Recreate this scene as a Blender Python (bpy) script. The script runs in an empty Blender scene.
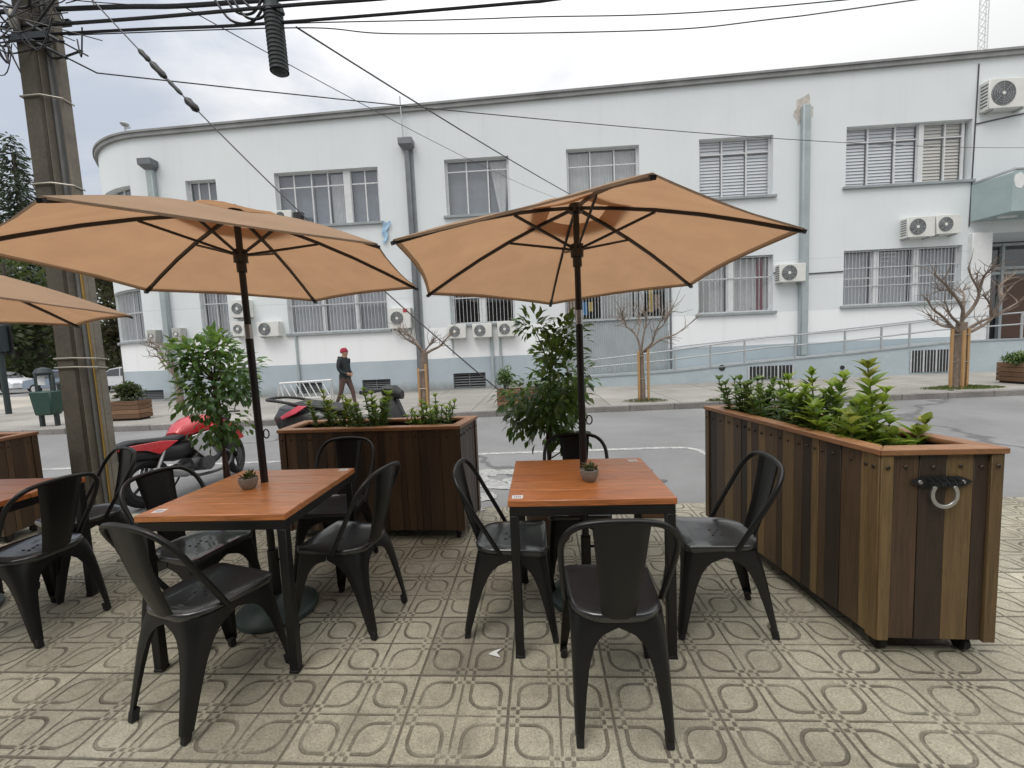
import bpy, bmesh, math, random
from math import sin, cos, pi, radians, atan, atan2, sqrt, hypot
from mathutils import Vector, Matrix, noise

SC = bpy.context.scene
COL = SC.collection
rnd = random.Random(7)

# ------------------------------------------------------------------ camera
F_PX, EYE = 420.0, 1.41
YAW, PITCH, ROLL = radians(3.8), radians(4.76), radians(-2.5)
CM = Matrix.Rotation(YAW, 3, 'Z') @ Matrix.Rotation(pi / 2 - PITCH, 3, 'X') @ Matrix.Rotation(ROLL, 3, 'Z')
CP = Vector((0, 0, EYE))
cam = bpy.data.cameras.new('camera')
cam.sensor_width = 36
cam.lens = F_PX / 1024 * 36
cam.clip_start = 0.05
cam.clip_end = 1000
cam_o = bpy.data.objects.new('camera', cam)
COL.objects.link(cam_o)
cam_o.matrix_world = Matrix.Translation(CP) @ CM.to_4x4()
SC.camera = cam_o


def ray(px, py):
    return CM @ Vector(((px - 512) / F_PX, (384 - py) / F_PX, -1))


def atY(px, py, y):                       # point of the place at street depth y
    d = ray(px, py)
    return CP + d * (y / d.y)


def atZ(px, py, z=0.0):                   # point of the place at height z
    d = ray(px, py)
    return CP + d * ((z - EYE) / d.z)


WB = 0.02                                 # the facade turns slightly from the street


def atW(px, py, a=15.0):                  # point on the facade plane (or one parallel to it)
    d = ray(px, py)
    return CP + d * (a / (d.y - WB * d.x))


# ------------------------------------------------------------------ mesh builder
class MB:
    def __init__(s):
        s.v, s.f, s.m, s.r, s.sm = [], [], [], [], []

    def add(s, verts, faces, mi=0, r=0.5, sm=True):
        o = len(s.v)
        s.v += [Vector(v) for v in verts]
        for f in faces:
            s.f.append([i + o for i in f])
            s.m.append(mi); s.r.append(r); s.sm.append(sm)

    def hexa(s, p, mi=0, r=0.5):
        s.add(p, [(0, 3, 2, 1), (4, 5, 6, 7), (0, 1, 5, 4), (1, 2, 6, 5), (2, 3, 7, 6), (3, 0, 4, 7)], mi, r, False)

    def box(s, c, size, R=None, mi=0, r=0.5):
        x, y, z = (q / 2 for q in size)
        P = [Vector(p) for p in ((-x, -y, -z), (x, -y, -z), (x, y, -z), (-x, y, -z), (-x, -y, z), (x, -y, z), (x, y, z), (-x, y, z))]
        if R is not None:
            P = [R @ p for p in P]
        c = Vector(c)
        s.hexa([p + c for p in P], mi, r)

    def box2(s, a, b, mi=0, r=0.5):
        a, b = Vector(a), Vector(b)
        s.box((a + b) / 2, [abs(q) for q in (b - a)], None, mi, r)

    def beam(s, p0, p1, w, h, up=(0, 0, 1), mi=0, r=0.5):
        p0, p1 = Vector(p0), Vector(p1)
        d = (p1 - p0).normalized()
        u = Vector(up)
        if abs(d.dot(u)) > 0.98:
            u = Vector((0, 1, 0))
        x = d.cross(u).normalized() * (w / 2)
        z = x.cross(d).normalized() * (h / 2)
        s.hexa([p0 - x - z, p0 + x - z, p1 + x - z, p1 - x - z, p0 - x + z, p0 + x + z, p1 + x + z, p1 - x + z], mi, r)

    def tube(s, pts, rad, n=8, mi=0, r=0.5, closed=False, caps=True):
        pts = [Vector(p) for p in pts]
        N = len(pts)
        if not hasattr(rad, '__len__'):
            rad = [rad] * N
        rings = []
        prev = None
        for i in range(N):
            if closed:
                t = pts[(i + 1) % N] - pts[i - 1]
            else:
                t = pts[min(i + 1, N - 1)] - pts[max(i - 1, 0)]
            t = t.normalized() if t.length > 1e-9 else Vector((0, 0, 1))
            if prev is None:
                a = t.orthogonal().normalized()
            else:
                a = prev - t * prev.dot(t)
                a = a.normalized() if a.length > 1e-6 else t.orthogonal().normalized()
            prev = a
            b = t.cross(a)
            rings.append([pts[i] + (a * cos(2 * pi * k / n) + b * sin(2 * pi * k / n)) * rad[i] for k in range(n)])
        V = [p for ring in rings for p in ring]
        Fs = []
        for i in range(N if closed else N - 1):
            j = (i + 1) % N
            for k in range(n):
                l = (k + 1) % n
                Fs.append((i * n + k, i * n + l, j * n + l, j * n + k))
        if caps and not closed:
            Fs.append(tuple(reversed(range(n))))
            Fs.append(tuple((N - 1) * n + k for k in range(n)))
        s.add(V, Fs, mi, r)

    def cyl(s, p0, p1, r0, r1=None, n=12, mi=0, r=0.5):
        s.tube([p0, p1], [r0, r0 if r1 is None else r1], n, mi, r)

    def lathe(s, prof, c=(0, 0, 0), n=24, R=None, mi=0, r=0.5):
        V, Fs = [], []
        c = Vector(c)
        for (q, z) in prof:
            for k in range(n):
                p = Vector((q * cos(2 * pi * k / n), q * sin(2 * pi * k / n), z))
                V.append((R @ p if R is not None else p) + c)
        for i in range(len(prof) - 1):
            for k in range(n):
                l = (k + 1) % n
                Fs.append((i * n + k, i * n + l, (i + 1) * n + l, (i + 1) * n + k))
        Fs.append(tuple(reversed(range(n))))
        Fs.append(tuple((len(prof) - 1) * n + k for k in range(n)))
        s.add(V, Fs, mi, r)

    def prism(s, outline, d, mi=0, r=0.5):
        """outline: list of 3D points (flat polygon), extruded by vector d"""
        n = len(outline)
        d = Vector(d)
        V = [Vector(p) for p in outline] + [Vector(p) + d for p in outline]
        Fs = [tuple(reversed(range(n))), tuple(range(n, 2 * n))]
        for k in range(n):
            l = (k + 1) % n
            Fs.append((k, l, n + l, n + k))
        s.add(V, Fs, mi, r, False)

    def loft(s, rings, mi=0, r=0.5, caps=True):
        n = len(rings[0])
        V = [Vector(p) for ring in rings for p in ring]
        Fs = []
        for i in range(len(rings) - 1):
            for k in range(n):
                l = (k + 1) % n
                Fs.append((i * n + k, i * n + l, (i + 1) * n + l, (i + 1) * n + k))
        if caps:
            Fs.append(tuple(reversed(range(n))))
            Fs.append(tuple((len(rings) - 1) * n + k for k in range(n)))
        s.add(V, Fs, mi, r)

    def leaf(s, p, d, n, L, W, mi=0, r=None, fold=0.25):
        d = d.normalized()
        x = d.cross(n)
        x = x.normalized() if x.length > 1e-5 else d.orthogonal().normalized()
        n = x.cross(d)
        r = rnd.random() if r is None else r
        m = p + d * L * .45
        q = p + d * L - n * L * .15
        a = m + x * W / 2 + n * W * fold
        b = m - x * W / 2 + n * W * fold
        a2 = p + d * L * .75 + x * W * .3 + n * (W * fold * .5 - L * .05)
        b2 = p + d * L * .75 - x * W * .3 + n * (W * fold * .5 - L * .05)
        mm = p + d * L * .72 - n * L * .04
        s.add([p, a, a2, q, b2, b, m, mm], [(0, 1, 6), (1, 2, 7, 6), (2, 3, 7), (0, 6, 5), (6, 7, 4, 5), (7, 3, 4)], mi, r)

    def build(s, name, mats, parent=None, loc=None, rot=None, bevel=0, sharp=38, seg=1, solid=0):
        me = bpy.data.meshes.new(name)
        me.from_pydata([tuple(v) for v in s.v], [], s.f)
        if not isinstance(mats, (list, tuple)):
            mats = [mats]
        for m in mats:
            me.materials.append(m)
        me.polygons.foreach_set('material_index', s.m)
        me.polygons.foreach_set('use_smooth', [True] * len(s.f))
        a = me.attributes.new('rnd', 'FLOAT', 'FACE')
        a.data.foreach_set('value', s.r)
        if bevel or solid:
            bm = bmesh.new(); bm.from_mesh(me)
            if solid:
                bmesh.ops.solidify(bm, geom=bm.faces[:], thickness=solid)
            if bevel:
                bmesh.ops.recalc_face_normals(bm, faces=bm.faces)
                ed = [e for e in bm.edges if len(e.link_faces) == 2 and e.calc_face_angle(0) > radians(40)]
                bmesh.ops.bevel(bm, geom=ed, offset=bevel, segments=seg, affect='EDGES', clamp_overlap=True)
            bm.to_mesh(me); bm.free()
        else:
            bm = bmesh.new(); bm.from_mesh(me)
            bmesh.ops.recalc_face_normals(bm, faces=bm.faces)
            bm.to_mesh(me); bm.free()
        me.set_sharp_from_angle(angle=radians(sharp))
        o = bpy.data.objects.new(name, me)
        COL.objects.link(o)
        if parent:
            o.parent = parent
        if loc is not None:
            o.location = loc
        if rot is not None:
            o.rotation_euler = rot
        return o


def spline(pts, k=6, closed=False):
    pts = [Vector(p) for p in pts]
    n = len(pts)
    out = []
    for i in range(n if closed else n - 1):
        g = (lambda j: pts[j % n]) if closed else (lambda j: pts[max(0, min(n - 1, j))])
        p0, p1, p2, p3 = g(i - 1), g(i), g(i + 1), g(i + 2)
        for q in range(k):
            t = q / k
            out.append(0.5 * ((2 * p1) + (p2 - p0) * t + (2 * p0 - 5 * p1 + 4 * p2 - p3) * t * t + (3 * p1 - p0 - 3 * p2 + p3) * t ** 3))
    if not closed:
        out.append(pts[-1])
    return out


def thing(name, label, cat, loc=(0, 0, 0), rz=0, group=None):
    o = bpy.data.objects.new(name, None)
    o.empty_display_size = .1
    COL.objects.link(o)
    o.location = loc
    o.rotation_euler = (0, 0, rz)
    return tag(o, label, cat, group)


def tag(o, label, cat, group=None):
    o['label'] = label
    o['category'] = cat
    if group:
        o['group'] = group
    return o


def struct(o, kind='structure'):
    o['kind'] = kind
    return o


def copy_tree(o, parent=None):
    c = o.copy(); COL.objects.link(c)
    if parent:
        c.parent = parent
    for ch in list(o.children):
        copy_tree(ch, c)
    return c


# ------------------------------------------------------------------ materials
def new_mat(name):
    m = bpy.data.materials.new(name)
    m.use_nodes = True
    nt = m.node_tree
    nt.nodes.clear()
    out = nt.nodes.new('ShaderNodeOutputMaterial')
    return m, nt, out


class G:
    """tiny node-graph helper"""
    def __init__(s, nt):
        s.nt = nt

    def n(s, t, **kw):
        nd = s.nt.nodes.new(t)
        for k, v in kw.items():
            if k == 'op':
                nd.operation = v
            elif k.startswith('_'):
                setattr(nd, k[1:], v)
            else:
                key = int(k[1:]) if k[0] == 'i' and k[1:].isdigit() else k.replace('__', ' ')
                if hasattr(v, 'links') or isinstance(v, bpy.types.NodeSocket):
                    s.nt.links.new(v, nd.inputs[key])
                else:
                    nd.inputs[key].default_value = v
        return nd

    def m(s, op, a, b=0.0, c=None):
        nd = s.nt.nodes.new('ShaderNodeMath'); nd.operation = op
        for i, v in enumerate((a, b) if c is None else (a, b, c)):
            if isinstance(v, bpy.types.NodeSocket):
                s.nt.links.new(v, nd.inputs[i])
            else:
                nd.inputs[i].default_value = v
        return nd.outputs[0]

    def mix(s, f, a, b, blend='MIX'):
        nd = s.nt.nodes.new('ShaderNodeMix'); nd.data_type = 'RGBA'; nd.blend_type = blend
        for i, v in ((0, f), (6, a), (7, b)):
            if isinstance(v, bpy.types.NodeSocket):
                s.nt.links.new(v, nd.inputs[i])
            else:
                nd.inputs[i].default_value = v if i == 0 else (*v[:3], 1)
        return nd.outputs[2]

    def ramp(s, f, stops):
        nd = s.nt.nodes.new('ShaderNodeValToRGB')
        el = nd.color_ramp.elements
        while len(el) < len(stops):
            el.new(0.5)
        for e, (p, c) in zip(el, stops):
            e.position = p
            e.color = (*c, 1) if hasattr(c, '__len__') else (c, c, c, 1)
        s.nt.links.new(f, nd.inputs[0])
        return nd.outputs[0]

    def coord(s, kind='Object', scale=(1, 1, 1)):
        tc = s.nt.nodes.new('ShaderNodeTexCoord')
        mp = s.nt.nodes.new('ShaderNodeMapping')
        mp.inputs['Scale'].default_value = scale
        s.nt.links.new(tc.outputs[kind], mp.inputs[0])
        return mp.outputs[0]

    def noise(s, vec, scale, detail=3, rough=.55, dist=0):
        nd = s.nt.nodes.new('ShaderNodeTexNoise')
        nd.inputs['Scale'].default_value = scale
        nd.inputs['Detail'].default_value = detail
        nd.inputs['Roughness'].default_value = rough
        nd.inputs['Distortion'].default_value = dist
        s.nt.links.new(vec, nd.inputs['Vector'])
        return nd.outputs[0]

    def attr(s, name='rnd'):
        nd = s.nt.nodes.new('ShaderNodeAttribute'); nd.attribute_name = name
        return nd.outputs['Fac']


def pm(name, col, rough=.5, metal=0, var=.18, scale=6, bump=0, bscale=40, coat=0, col2=None, spec=.5, fine=.5):
    """principled surface whose colour and gloss wander with noise"""
    m, nt, out = new_mat(name)
    g = G(nt)
    v = g.coord('Object')
    a = g.noise(v, scale, 4, .6)
    b = g.noise(v, scale * 9, 3, .6)
    f = g.m('ADD', g.m('MULTIPLY', a, 1 - fine * .5), g.m('MULTIPLY', b, fine * .5))
    c2 = col2 if col2 else tuple(min(1, q * (1 + var)) for q in col)
    c1 = tuple(q * (1 - var) for q in col) if not col2 else col
    c = g.ramp(f, [(.3, c1), (.7, c2)])
    bs = g.n('ShaderNodeBsdfPrincipled', Metallic=metal)
    nt.links.new(c, bs.inputs['Base Color'])
    nt.links.new(g.m('ADD', g.m('MULTIPLY', f, .25), rough - .125), bs.inputs['Roughness'])
    bs.inputs['Specular IOR Level'].default_value = spec
    bs.inputs['Coat Weight'].default_value = coat
    if bump:
        bp = g.n('ShaderNodeBump', Strength=bump, Distance=.01)
        nt.links.new(g.noise(v, bscale, 4, .6), bp.inputs['Height'])
        nt.links.new(bp.outputs[0], bs.inputs['Normal'])
    nt.links.new(bs.outputs[0], out.inputs[0])
    return m


def wood_mat(name, stops, grain=(1, 1, 1), rough=.5, coat=.0, gs=1., dark=.55):
    """planks: colour per plank from the face attribute, grain stretched along one axis, knots"""
    m, nt, out = new_mat(name)
    g = G(nt)
    v0 = g.coord('Object', grain)
    r = g.attr()
    off = nt.nodes.new('ShaderNodeVectorMath'); off.operation = 'ADD'
    nt.links.new(v0, off.inputs[0])
    cb = nt.nodes.new('ShaderNodeCombineXYZ')
    rr = g.m('MULTIPLY', r, 37.0)
    for i in range(3):
        nt.links.new(rr, cb.inputs[i])
    nt.links.new(cb.outputs[0], off.inputs[1])
    v = off.outputs[0]
    gr = g.noise(v, 6 * gs, 6, .65, .6)
    fine = g.noise(v, 30 * gs, 3, .7)
    base = g.ramp(r, stops)
    f = g.m('ADD', g.m('MULTIPLY', gr, .7), g.m('MULTIPLY', fine, .3))
    shade = g.ramp(f, [(.3, dark), (.62, 1.1)])
    c = g.mix(1.0, base, shade, 'MULTIPLY')
    bs = g.n('ShaderNodeBsdfPrincipled')
    nt.links.new(c, bs.inputs['Base Color'])
    nt.links.new(g.m('ADD', g.m('MULTIPLY', f, .3), rough - .15), bs.inputs['Roughness'])
    bs.inputs['Coat Weight'].default_value = coat
    bs.inputs['Coat Roughness'].default_value = .25
    bp = g.n('ShaderNodeBump', Strength=.25, Distance=.004)
    nt.links.new(f, bp.inputs['Height'])
    nt.links.new(bp.outputs[0], bs.inputs['Normal'])
    nt.links.new(bs.outputs[0], out.inputs[0])
    return m


def leaf_mat(name, stops, trans=.35, rough=.4):
    m, nt, out = new_mat(name)
    g = G(nt)
    c = g.ramp(g.attr(), stops)
    n = g.noise(g.coord('Object'), 14, 3)
    c = g.mix(1.0, c, g.ramp(n, [(.3, .7), (.7, 1.15)]), 'MULTIPLY')
    bs = g.n('ShaderNodeBsdfPrincipled', Roughness=rough)
    nt.links.new(c, bs.inputs['Base Color'])
    tr = g.n('ShaderNodeBsdfTranslucent')
    nt.links.new(g.mix(.5, c, (.25, .35, .04)), tr.inputs[0])
    mx = g.n('ShaderNodeMixShader', Fac=trans)
    nt.links.new(bs.outputs[0], mx.inputs[1]); nt.links.new(tr.outputs[0], mx.inputs[2])
    nt.links.new(mx.outputs[0], out.inputs[0])
    return m


def cloth_mat(name, col, trans, tcol=None, var=.08, rough=.85):
    m, nt, out = new_mat(name)
    g = G(nt)
    v = g.coord('Object')
    n = g.noise(v, 5, 4, .6)
    wv = g.noise(v, 260, 2, .5)
    f = g.m('ADD', g.m('MULTIPLY', n, .75), g.m('MULTIPLY', wv, .25))
    c = g.ramp(f, [(.3, tuple(q * (1 - var) for q in col)), (.7, tuple(q * (1 + var) for q in col))])
    bs = g.n('ShaderNodeBsdfPrincipled', Roughness=rough)
    bs.inputs['Specular IOR Level'].default_value = .2
    nt.links.new(c, bs.inputs['Base Color'])
    tr = g.n('ShaderNodeBsdfTranslucent')
    if tcol:
        c2 = g.ramp(f, [(.3, tuple(q * (1 - var) for q in tcol)), (.7, tuple(q * (1 + var) for q in tcol))])
        nt.links.new(c2, tr.inputs[0])
    else:
        nt.links.new(c, tr.inputs[0])
    bp = g.n('ShaderNodeBump', Strength=.45, Distance=.03)
    nt.links.new(g.noise(v, 4.5, 4, .6, .8), bp.inputs['Height'])
    nt.links.new(bp.outputs[0], bs.inputs['Normal'])
    mx = g.n('ShaderNodeMixShader', Fac=trans)
    nt.links.new(bs.outputs[0], mx.inputs[1]); nt.links.new(tr.outputs[0], mx.inputs[2])
    nt.links.new(mx.outputs[0], out.inputs[0])
    return m


def glass_mat(name, tint=(.75, .78, .8), refl=.12):
    m, nt, out = new_mat(name)
    g = G(nt)
    tr = g.n('ShaderNodeBsdfTransparent', Color=(*tint, 1))
    gl = g.n('ShaderNodeBsdfGlossy', Color=(.9, .92, .95, 1), Roughness=.04)
    bp = g.n('ShaderNodeBump', Strength=.05, Distance=.05)
    nt.links.new(g.noise(g.coord('Object'), 1.2, 2), bp.inputs['Height'])
    nt.links.new(bp.outputs[0], gl.inputs['Normal'])
    lw = g.n('ShaderNodeLayerWeight', Blend=.5)
    f = g.m('MULTIPLY_ADD', g.m('POWER', lw.outputs['Facing'], 4.0), .75, refl)
    mx = g.n('ShaderNodeMixShader')
    nt.links.new(f, mx.inputs[0]); nt.links.new(tr.outputs[0], mx.inputs[1]); nt.links.new(gl.outputs[0], mx.inputs[2])
    nt.links.new(mx.outputs[0], out.inputs[0])
    return m


def tile_mat():
    """ribbed cement pavers: 40 cm tiles, quartered, each quarter with a leaf-shaped groove"""
    m, nt, out = new_mat('cement_paver')
    g = G(nt)
    geo = nt.nodes.new('ShaderNodeNewGeometry')
    sep = nt.nodes.new('ShaderNodeSeparateXYZ')
    nt.links.new(geo.outputs['Position'], sep.inputs[0])
    wob = g.noise(geo.outputs['Position'], 9, 2)
    wx = g.m('ADD', sep.outputs[0], g.m('MULTIPLY_ADD', wob, .006, -.003))
    wy = g.m('ADD', sep.outputs[1], g.m('MULTIPLY_ADD', g.noise(geo.outputs['Position'], 11, 2), .006, -.003))
    X = g.m('ADD', wx, 40.17 + .2)
    Yy = g.m('ADD', wy, 40 - 1.70)
    p = g.m('PINGPONG', X, .2)
    q = g.m('PINGPONG', Yy, .2)
    dp = g.m('SUBTRACT', p, .1)
    dq = g.m('SUBTRACT', q, .1)
    prod = g.m('MULTIPLY', dp, dq)
    rounded = g.m('LESS_THAN', prod, 0.0)
    R = g.m('MULTIPLY_ADD', rounded, .058, .004)
    h = .063
    ax = g.m('SUBTRACT', g.m('ABSOLUTE', dp), h)
    ay = g.m('SUBTRACT', g.m('ABSOLUTE', dq), h)
    ex = g.m('ADD', ax, R); ey = g.m('ADD', ay, R)
    mx_, my_ = g.m('MAXIMUM', ex, 0.0), g.m('MAXIMUM', ey, 0.0)
    ln = g.m('SQRT', g.m('ADD', g.m('MULTIPLY', mx_, mx_), g.m('MULTIPLY', my_, my_)))
    ins = g.m('MINIMUM', g.m('MAXIMUM', ex, ey), 0.0)
    sd = g.m('ABSOLUTE', g.m('SUBTRACT', g.m('ADD', ln, ins), R))
    # sharp corners: the edges run on to the grid line
    sharp = g.m('SUBTRACT', 1.0, rounded)
    pen = g.m('MULTIPLY', rounded, 1.0)
    big = lambda cond: g.m('MULTIPLY', g.m('SUBTRACT', 1.0, cond), 1.0)
    l1 = g.m('ADD', g.m('ABSOLUTE', ax), g.m('ADD', pen, big(g.m('GREATER_THAN', ay, 0.0))))
    l2 = g.m('ADD', g.m('ABSOLUTE', ay), g.m('ADD', pen, big(g.m('GREATER_THAN', ax, 0.0))))
    dl = g.m('MINIMUM', sd, g.m('MINIMUM', l1, l2))
    # quarter lines and tile joints
    gp = g.m('MINIMUM', p, g.m('SUBTRACT', .2, p))
    gq = g.m('MINIMUM', q, g.m('SUBTRACT', .2, q))
    dgrid = g.m('MINIMUM', gp, gq)
    jp = g.m('PINGPONG', g.m('ADD', wx, 40.17), .2)
    jq = g.m('PINGPONG', Yy, .2)
    djoint = g.m('MINIMUM', jp, jq)
    sm = lambda d, a, b: g.n('ShaderNodeMapRange', Value=d, **{'From__Min': a, 'From__Max': b, 'To__Min': 1.0, 'To__Max': 0.0}).outputs[0]
    wear = g.noise(geo.outputs['Position'], 3.1, 4, .65)
    wearf = g.ramp(wear, [(.32, .35), (.55, 1.0)])
    # raised bridges where grooves would cross
    near = lambda d: g.m('LESS_THAN', d, .0085)
    aax, aay = g.m('ABSOLUTE', ax), g.m('ABSOLUTE', ay)
    c1 = g.m('MULTIPLY', sharp, g.m('MULTIPLY', near(aax), near(aay)))
    c2 = g.m('MULTIPLY', sharp, g.m('MULTIPLY', near(aax), near(gq)))
    c3 = g.m('MULTIPLY', sharp, g.m('MULTIPLY', near(gp), near(aay)))
    keep = g.m('SUBTRACT', 1.0, g.m('MAXIMUM', c1, g.m('MAXIMUM', c2, c3)))
    line = g.m('MULTIPLY', g.m('MULTIPLY', g.m('MAXIMUM', sm(dl, .0034, .0080), sm(dgrid, .0018, .0056)), wearf), keep)
    joint = g.m('MULTIPLY', sm(djoint, .002, .007), .85)
    groove = g.m('MAXIMUM', g.m('MULTIPLY', line, .85), joint)
    # colours: sandy cement with speckle, per-tile tone, dirt in grooves
    snap = nt.nodes.new('ShaderNodeVectorMath'); snap.operation = 'FLOOR'
    sc = nt.nodes.new('ShaderNodeVectorMath'); sc.operation = 'MULTIPLY_ADD'
    nt.links.new(geo.outputs['Position'], sc.inputs[0])
    sc.inputs[1].default_value = (2.5, 2.5, 0); sc.inputs[2].default_value = (40.425, 40 - 4.25, .5)
    nt.links.new(sc.outputs[0], snap.inputs[0])
    wn = nt.nodes.new('ShaderNodeTexWhiteNoise'); wn.noise_dimensions = '3D'
    nt.links.new(snap.outputs[0], wn.inputs['Vector'])
    big_n = g.noise(geo.outputs['Position'], 1.3, 5, .6)
    spk = g.noise(geo.outputs['Position'], 130, 2, .6)
    mid = g.noise(geo.outputs['Position'], 24, 3, .6)
    c = g.ramp(big_n, [(.3, (.255, .235, .175)), (.52, (.36, .335, .255)), (.72, (.43, .405, .32))])
    c = g.mix(1.0, c, g.ramp(wn.outputs[0], [(0, .78), (1, 1.14)]), 'MULTIPLY')
    c = g.mix(1.0, c, g.ramp(spk, [(.3, .66), (.5, 1.0), (.72, 1.24)]), 'MULTIPLY')
    c = g.mix(1.0, c, g.ramp(mid, [(.3, .84), (.65, 1.08)]), 'MULTIPLY')
    gd = g.m('MULTIPLY', groove, g.ramp(g.noise(geo.outputs['Position'], 7, 4, .7), [(.3, .62), (.6, .95)]))
    c = g.mix(gd, c, (.062, .05, .034))
    st = g.ramp(g.noise(geo.outputs['Position'], 2.2, 5, .7, .8), [(.55, 0.), (.72, .55)])
    c = g.mix(st, c, (.15, .138, .105))
    bs = g.n('ShaderNodeBsdfPrincipled', Roughness=.82)
    nt.links.new(c, bs.inputs['Base Color'])
    hgt = g.m('ADD', g.m('MULTIPLY', groove, -1.0), g.m('MULTIPLY', spk, .18))
    bp = g.n('ShaderNodeBump', Strength=1.0, Distance=.007)
    nt.links.new(hgt, bp.inputs['Height'])
    nt.links.new(bp.outputs[0], bs.inputs['Normal'])
    nt.links.new(bs.outputs[0], out.inputs[0])
    return m


def ground_mat(name, col, var=.2, big=.5, speck=120, rough=.85, cracks=0., slabs=None, patch=None):
    m, nt, out = new_mat(name)
    g = G(nt)
    geo = nt.nodes.new('ShaderNodeNewGeometry')
    P = geo.outputs['Position']
    a = g.noise(P, big, 5, .65, .4)
    b = g.noise(P, speck, 2, .6)
    c = g.ramp(a, [(.3, tuple(q * (1 - var) for q in col)), (.7, tuple(q * (1 + var) for q in col))])
    c = g.mix(1.0, c, g.ramp(b, [(.3, .72), (.7, 1.25)]), 'MULTIPLY')
    st = g.noise(P, big * 3.3, 4, .7, 1.)
    c = g.mix(g.ramp(st, [(.6, 0.), (.75, .45)]), c, tuple(q * .55 for q in col))
    if patch:
        pn = g.noise(P, .22, 2, .4)
        c = g.mix(g.ramp(pn, [(.52, 0.), (.56, 1.)]), c, patch)
    if cracks:
        vo = nt.nodes.new('ShaderNodeTexVoronoi'); vo.feature = 'DISTANCE_TO_EDGE'
        vo.inputs['Scale'].default_value = cracks
        wv = nt.nodes.new('ShaderNodeVectorMath'); wv.operation = 'ADD'
        nz = nt.nodes.new('ShaderNodeTexNoise'); nz.inputs['Scale'].default_value = 1.5; nz.inputs['Detail'].default_value = 6
        nt.links.new(P, nz.inputs['Vector'])
        nt.links.new(P, wv.inputs[0]); nt.links.new(nz.outputs[1], wv.inputs[1])
        nt.links.new(wv.outputs[0], vo.inputs['Vector'])
        c = g.mix(g.ramp(vo.outputs['Distance'], [(.004, .7), (.012, 0.)]), c, tuple(q * .35 for q in col))
    hsock = b
    if slabs:
        sep = nt.nodes.new('ShaderNodeSeparateXYZ'); nt.links.new(P, sep.inputs[0])
        d = g.m('MINIMUM', g.m('PINGPONG', sep.outputs[0], slabs / 2), g.m('PINGPONG', g.m('ADD', sep.outputs[1], .6), slabs / 2))
        jl = g.n('ShaderNodeMapRange', Value=d, **{'From__Min': .006, 'From__Max': .022, 'To__Min': 1.0, 'To__Max': 0.0}).outputs[0]
        c = g.mix(g.m('MULTIPLY', jl, .7), c, tuple(q * .3 for q in col))
        snap = nt.nodes.new('ShaderNodeVectorMath'); snap.operation = 'SNAP'
        nt.links.new(P, snap.inputs[0]); snap.inputs[1].default_value = (slabs, slabs, 10)
        wn = nt.nodes.new('ShaderNodeTexWhiteNoise'); nt.links.new(snap.outputs[0], wn.inputs['Vector'])
        c = g.mix(1.0, c, g.ramp(wn.outputs[0], [(0, .85), (1, 1.1)]), 'MULTIPLY')
    bs = g.n('ShaderNodeBsdfPrincipled', Roughness=rough)
    nt.links.new(c, bs.inputs['Base Color'])
    bp = g.n('ShaderNodeBump', Strength=.4, Distance=.006)
    nt.links.new(hsock, bp.inputs['Height'])
    nt.links.new(bp.outputs[0], bs.inputs['Normal'])
    nt.links.new(bs.outputs[0], out.inputs[0])
    return m


def paint_mat(name, col, under):
    """worn road paint"""
    m, nt, out = new_mat(name)
    g = G(nt)
    geo = nt.nodes.new('ShaderNodeNewGeometry')
    n = g.noise(geo.outputs['Position'], 14, 5, .7)
    n2 = g.noise(geo.outputs['Position'], 90, 2, .7)
    f = g.m('ADD', g.m('MULTIPLY', n, .65), g.m('MULTIPLY', n2, .35))
    c = g.mix(g.ramp(f, [(.40, 1.), (.58, .0)]), col, under)
    bs = g.n('ShaderNodeBsdfPrincipled', Roughness=.8)
    nt.links.new(c, bs.inputs['Base Color'])
    nt.links.new(bs.outputs[0], out.inputs[0])
    return m


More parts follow.
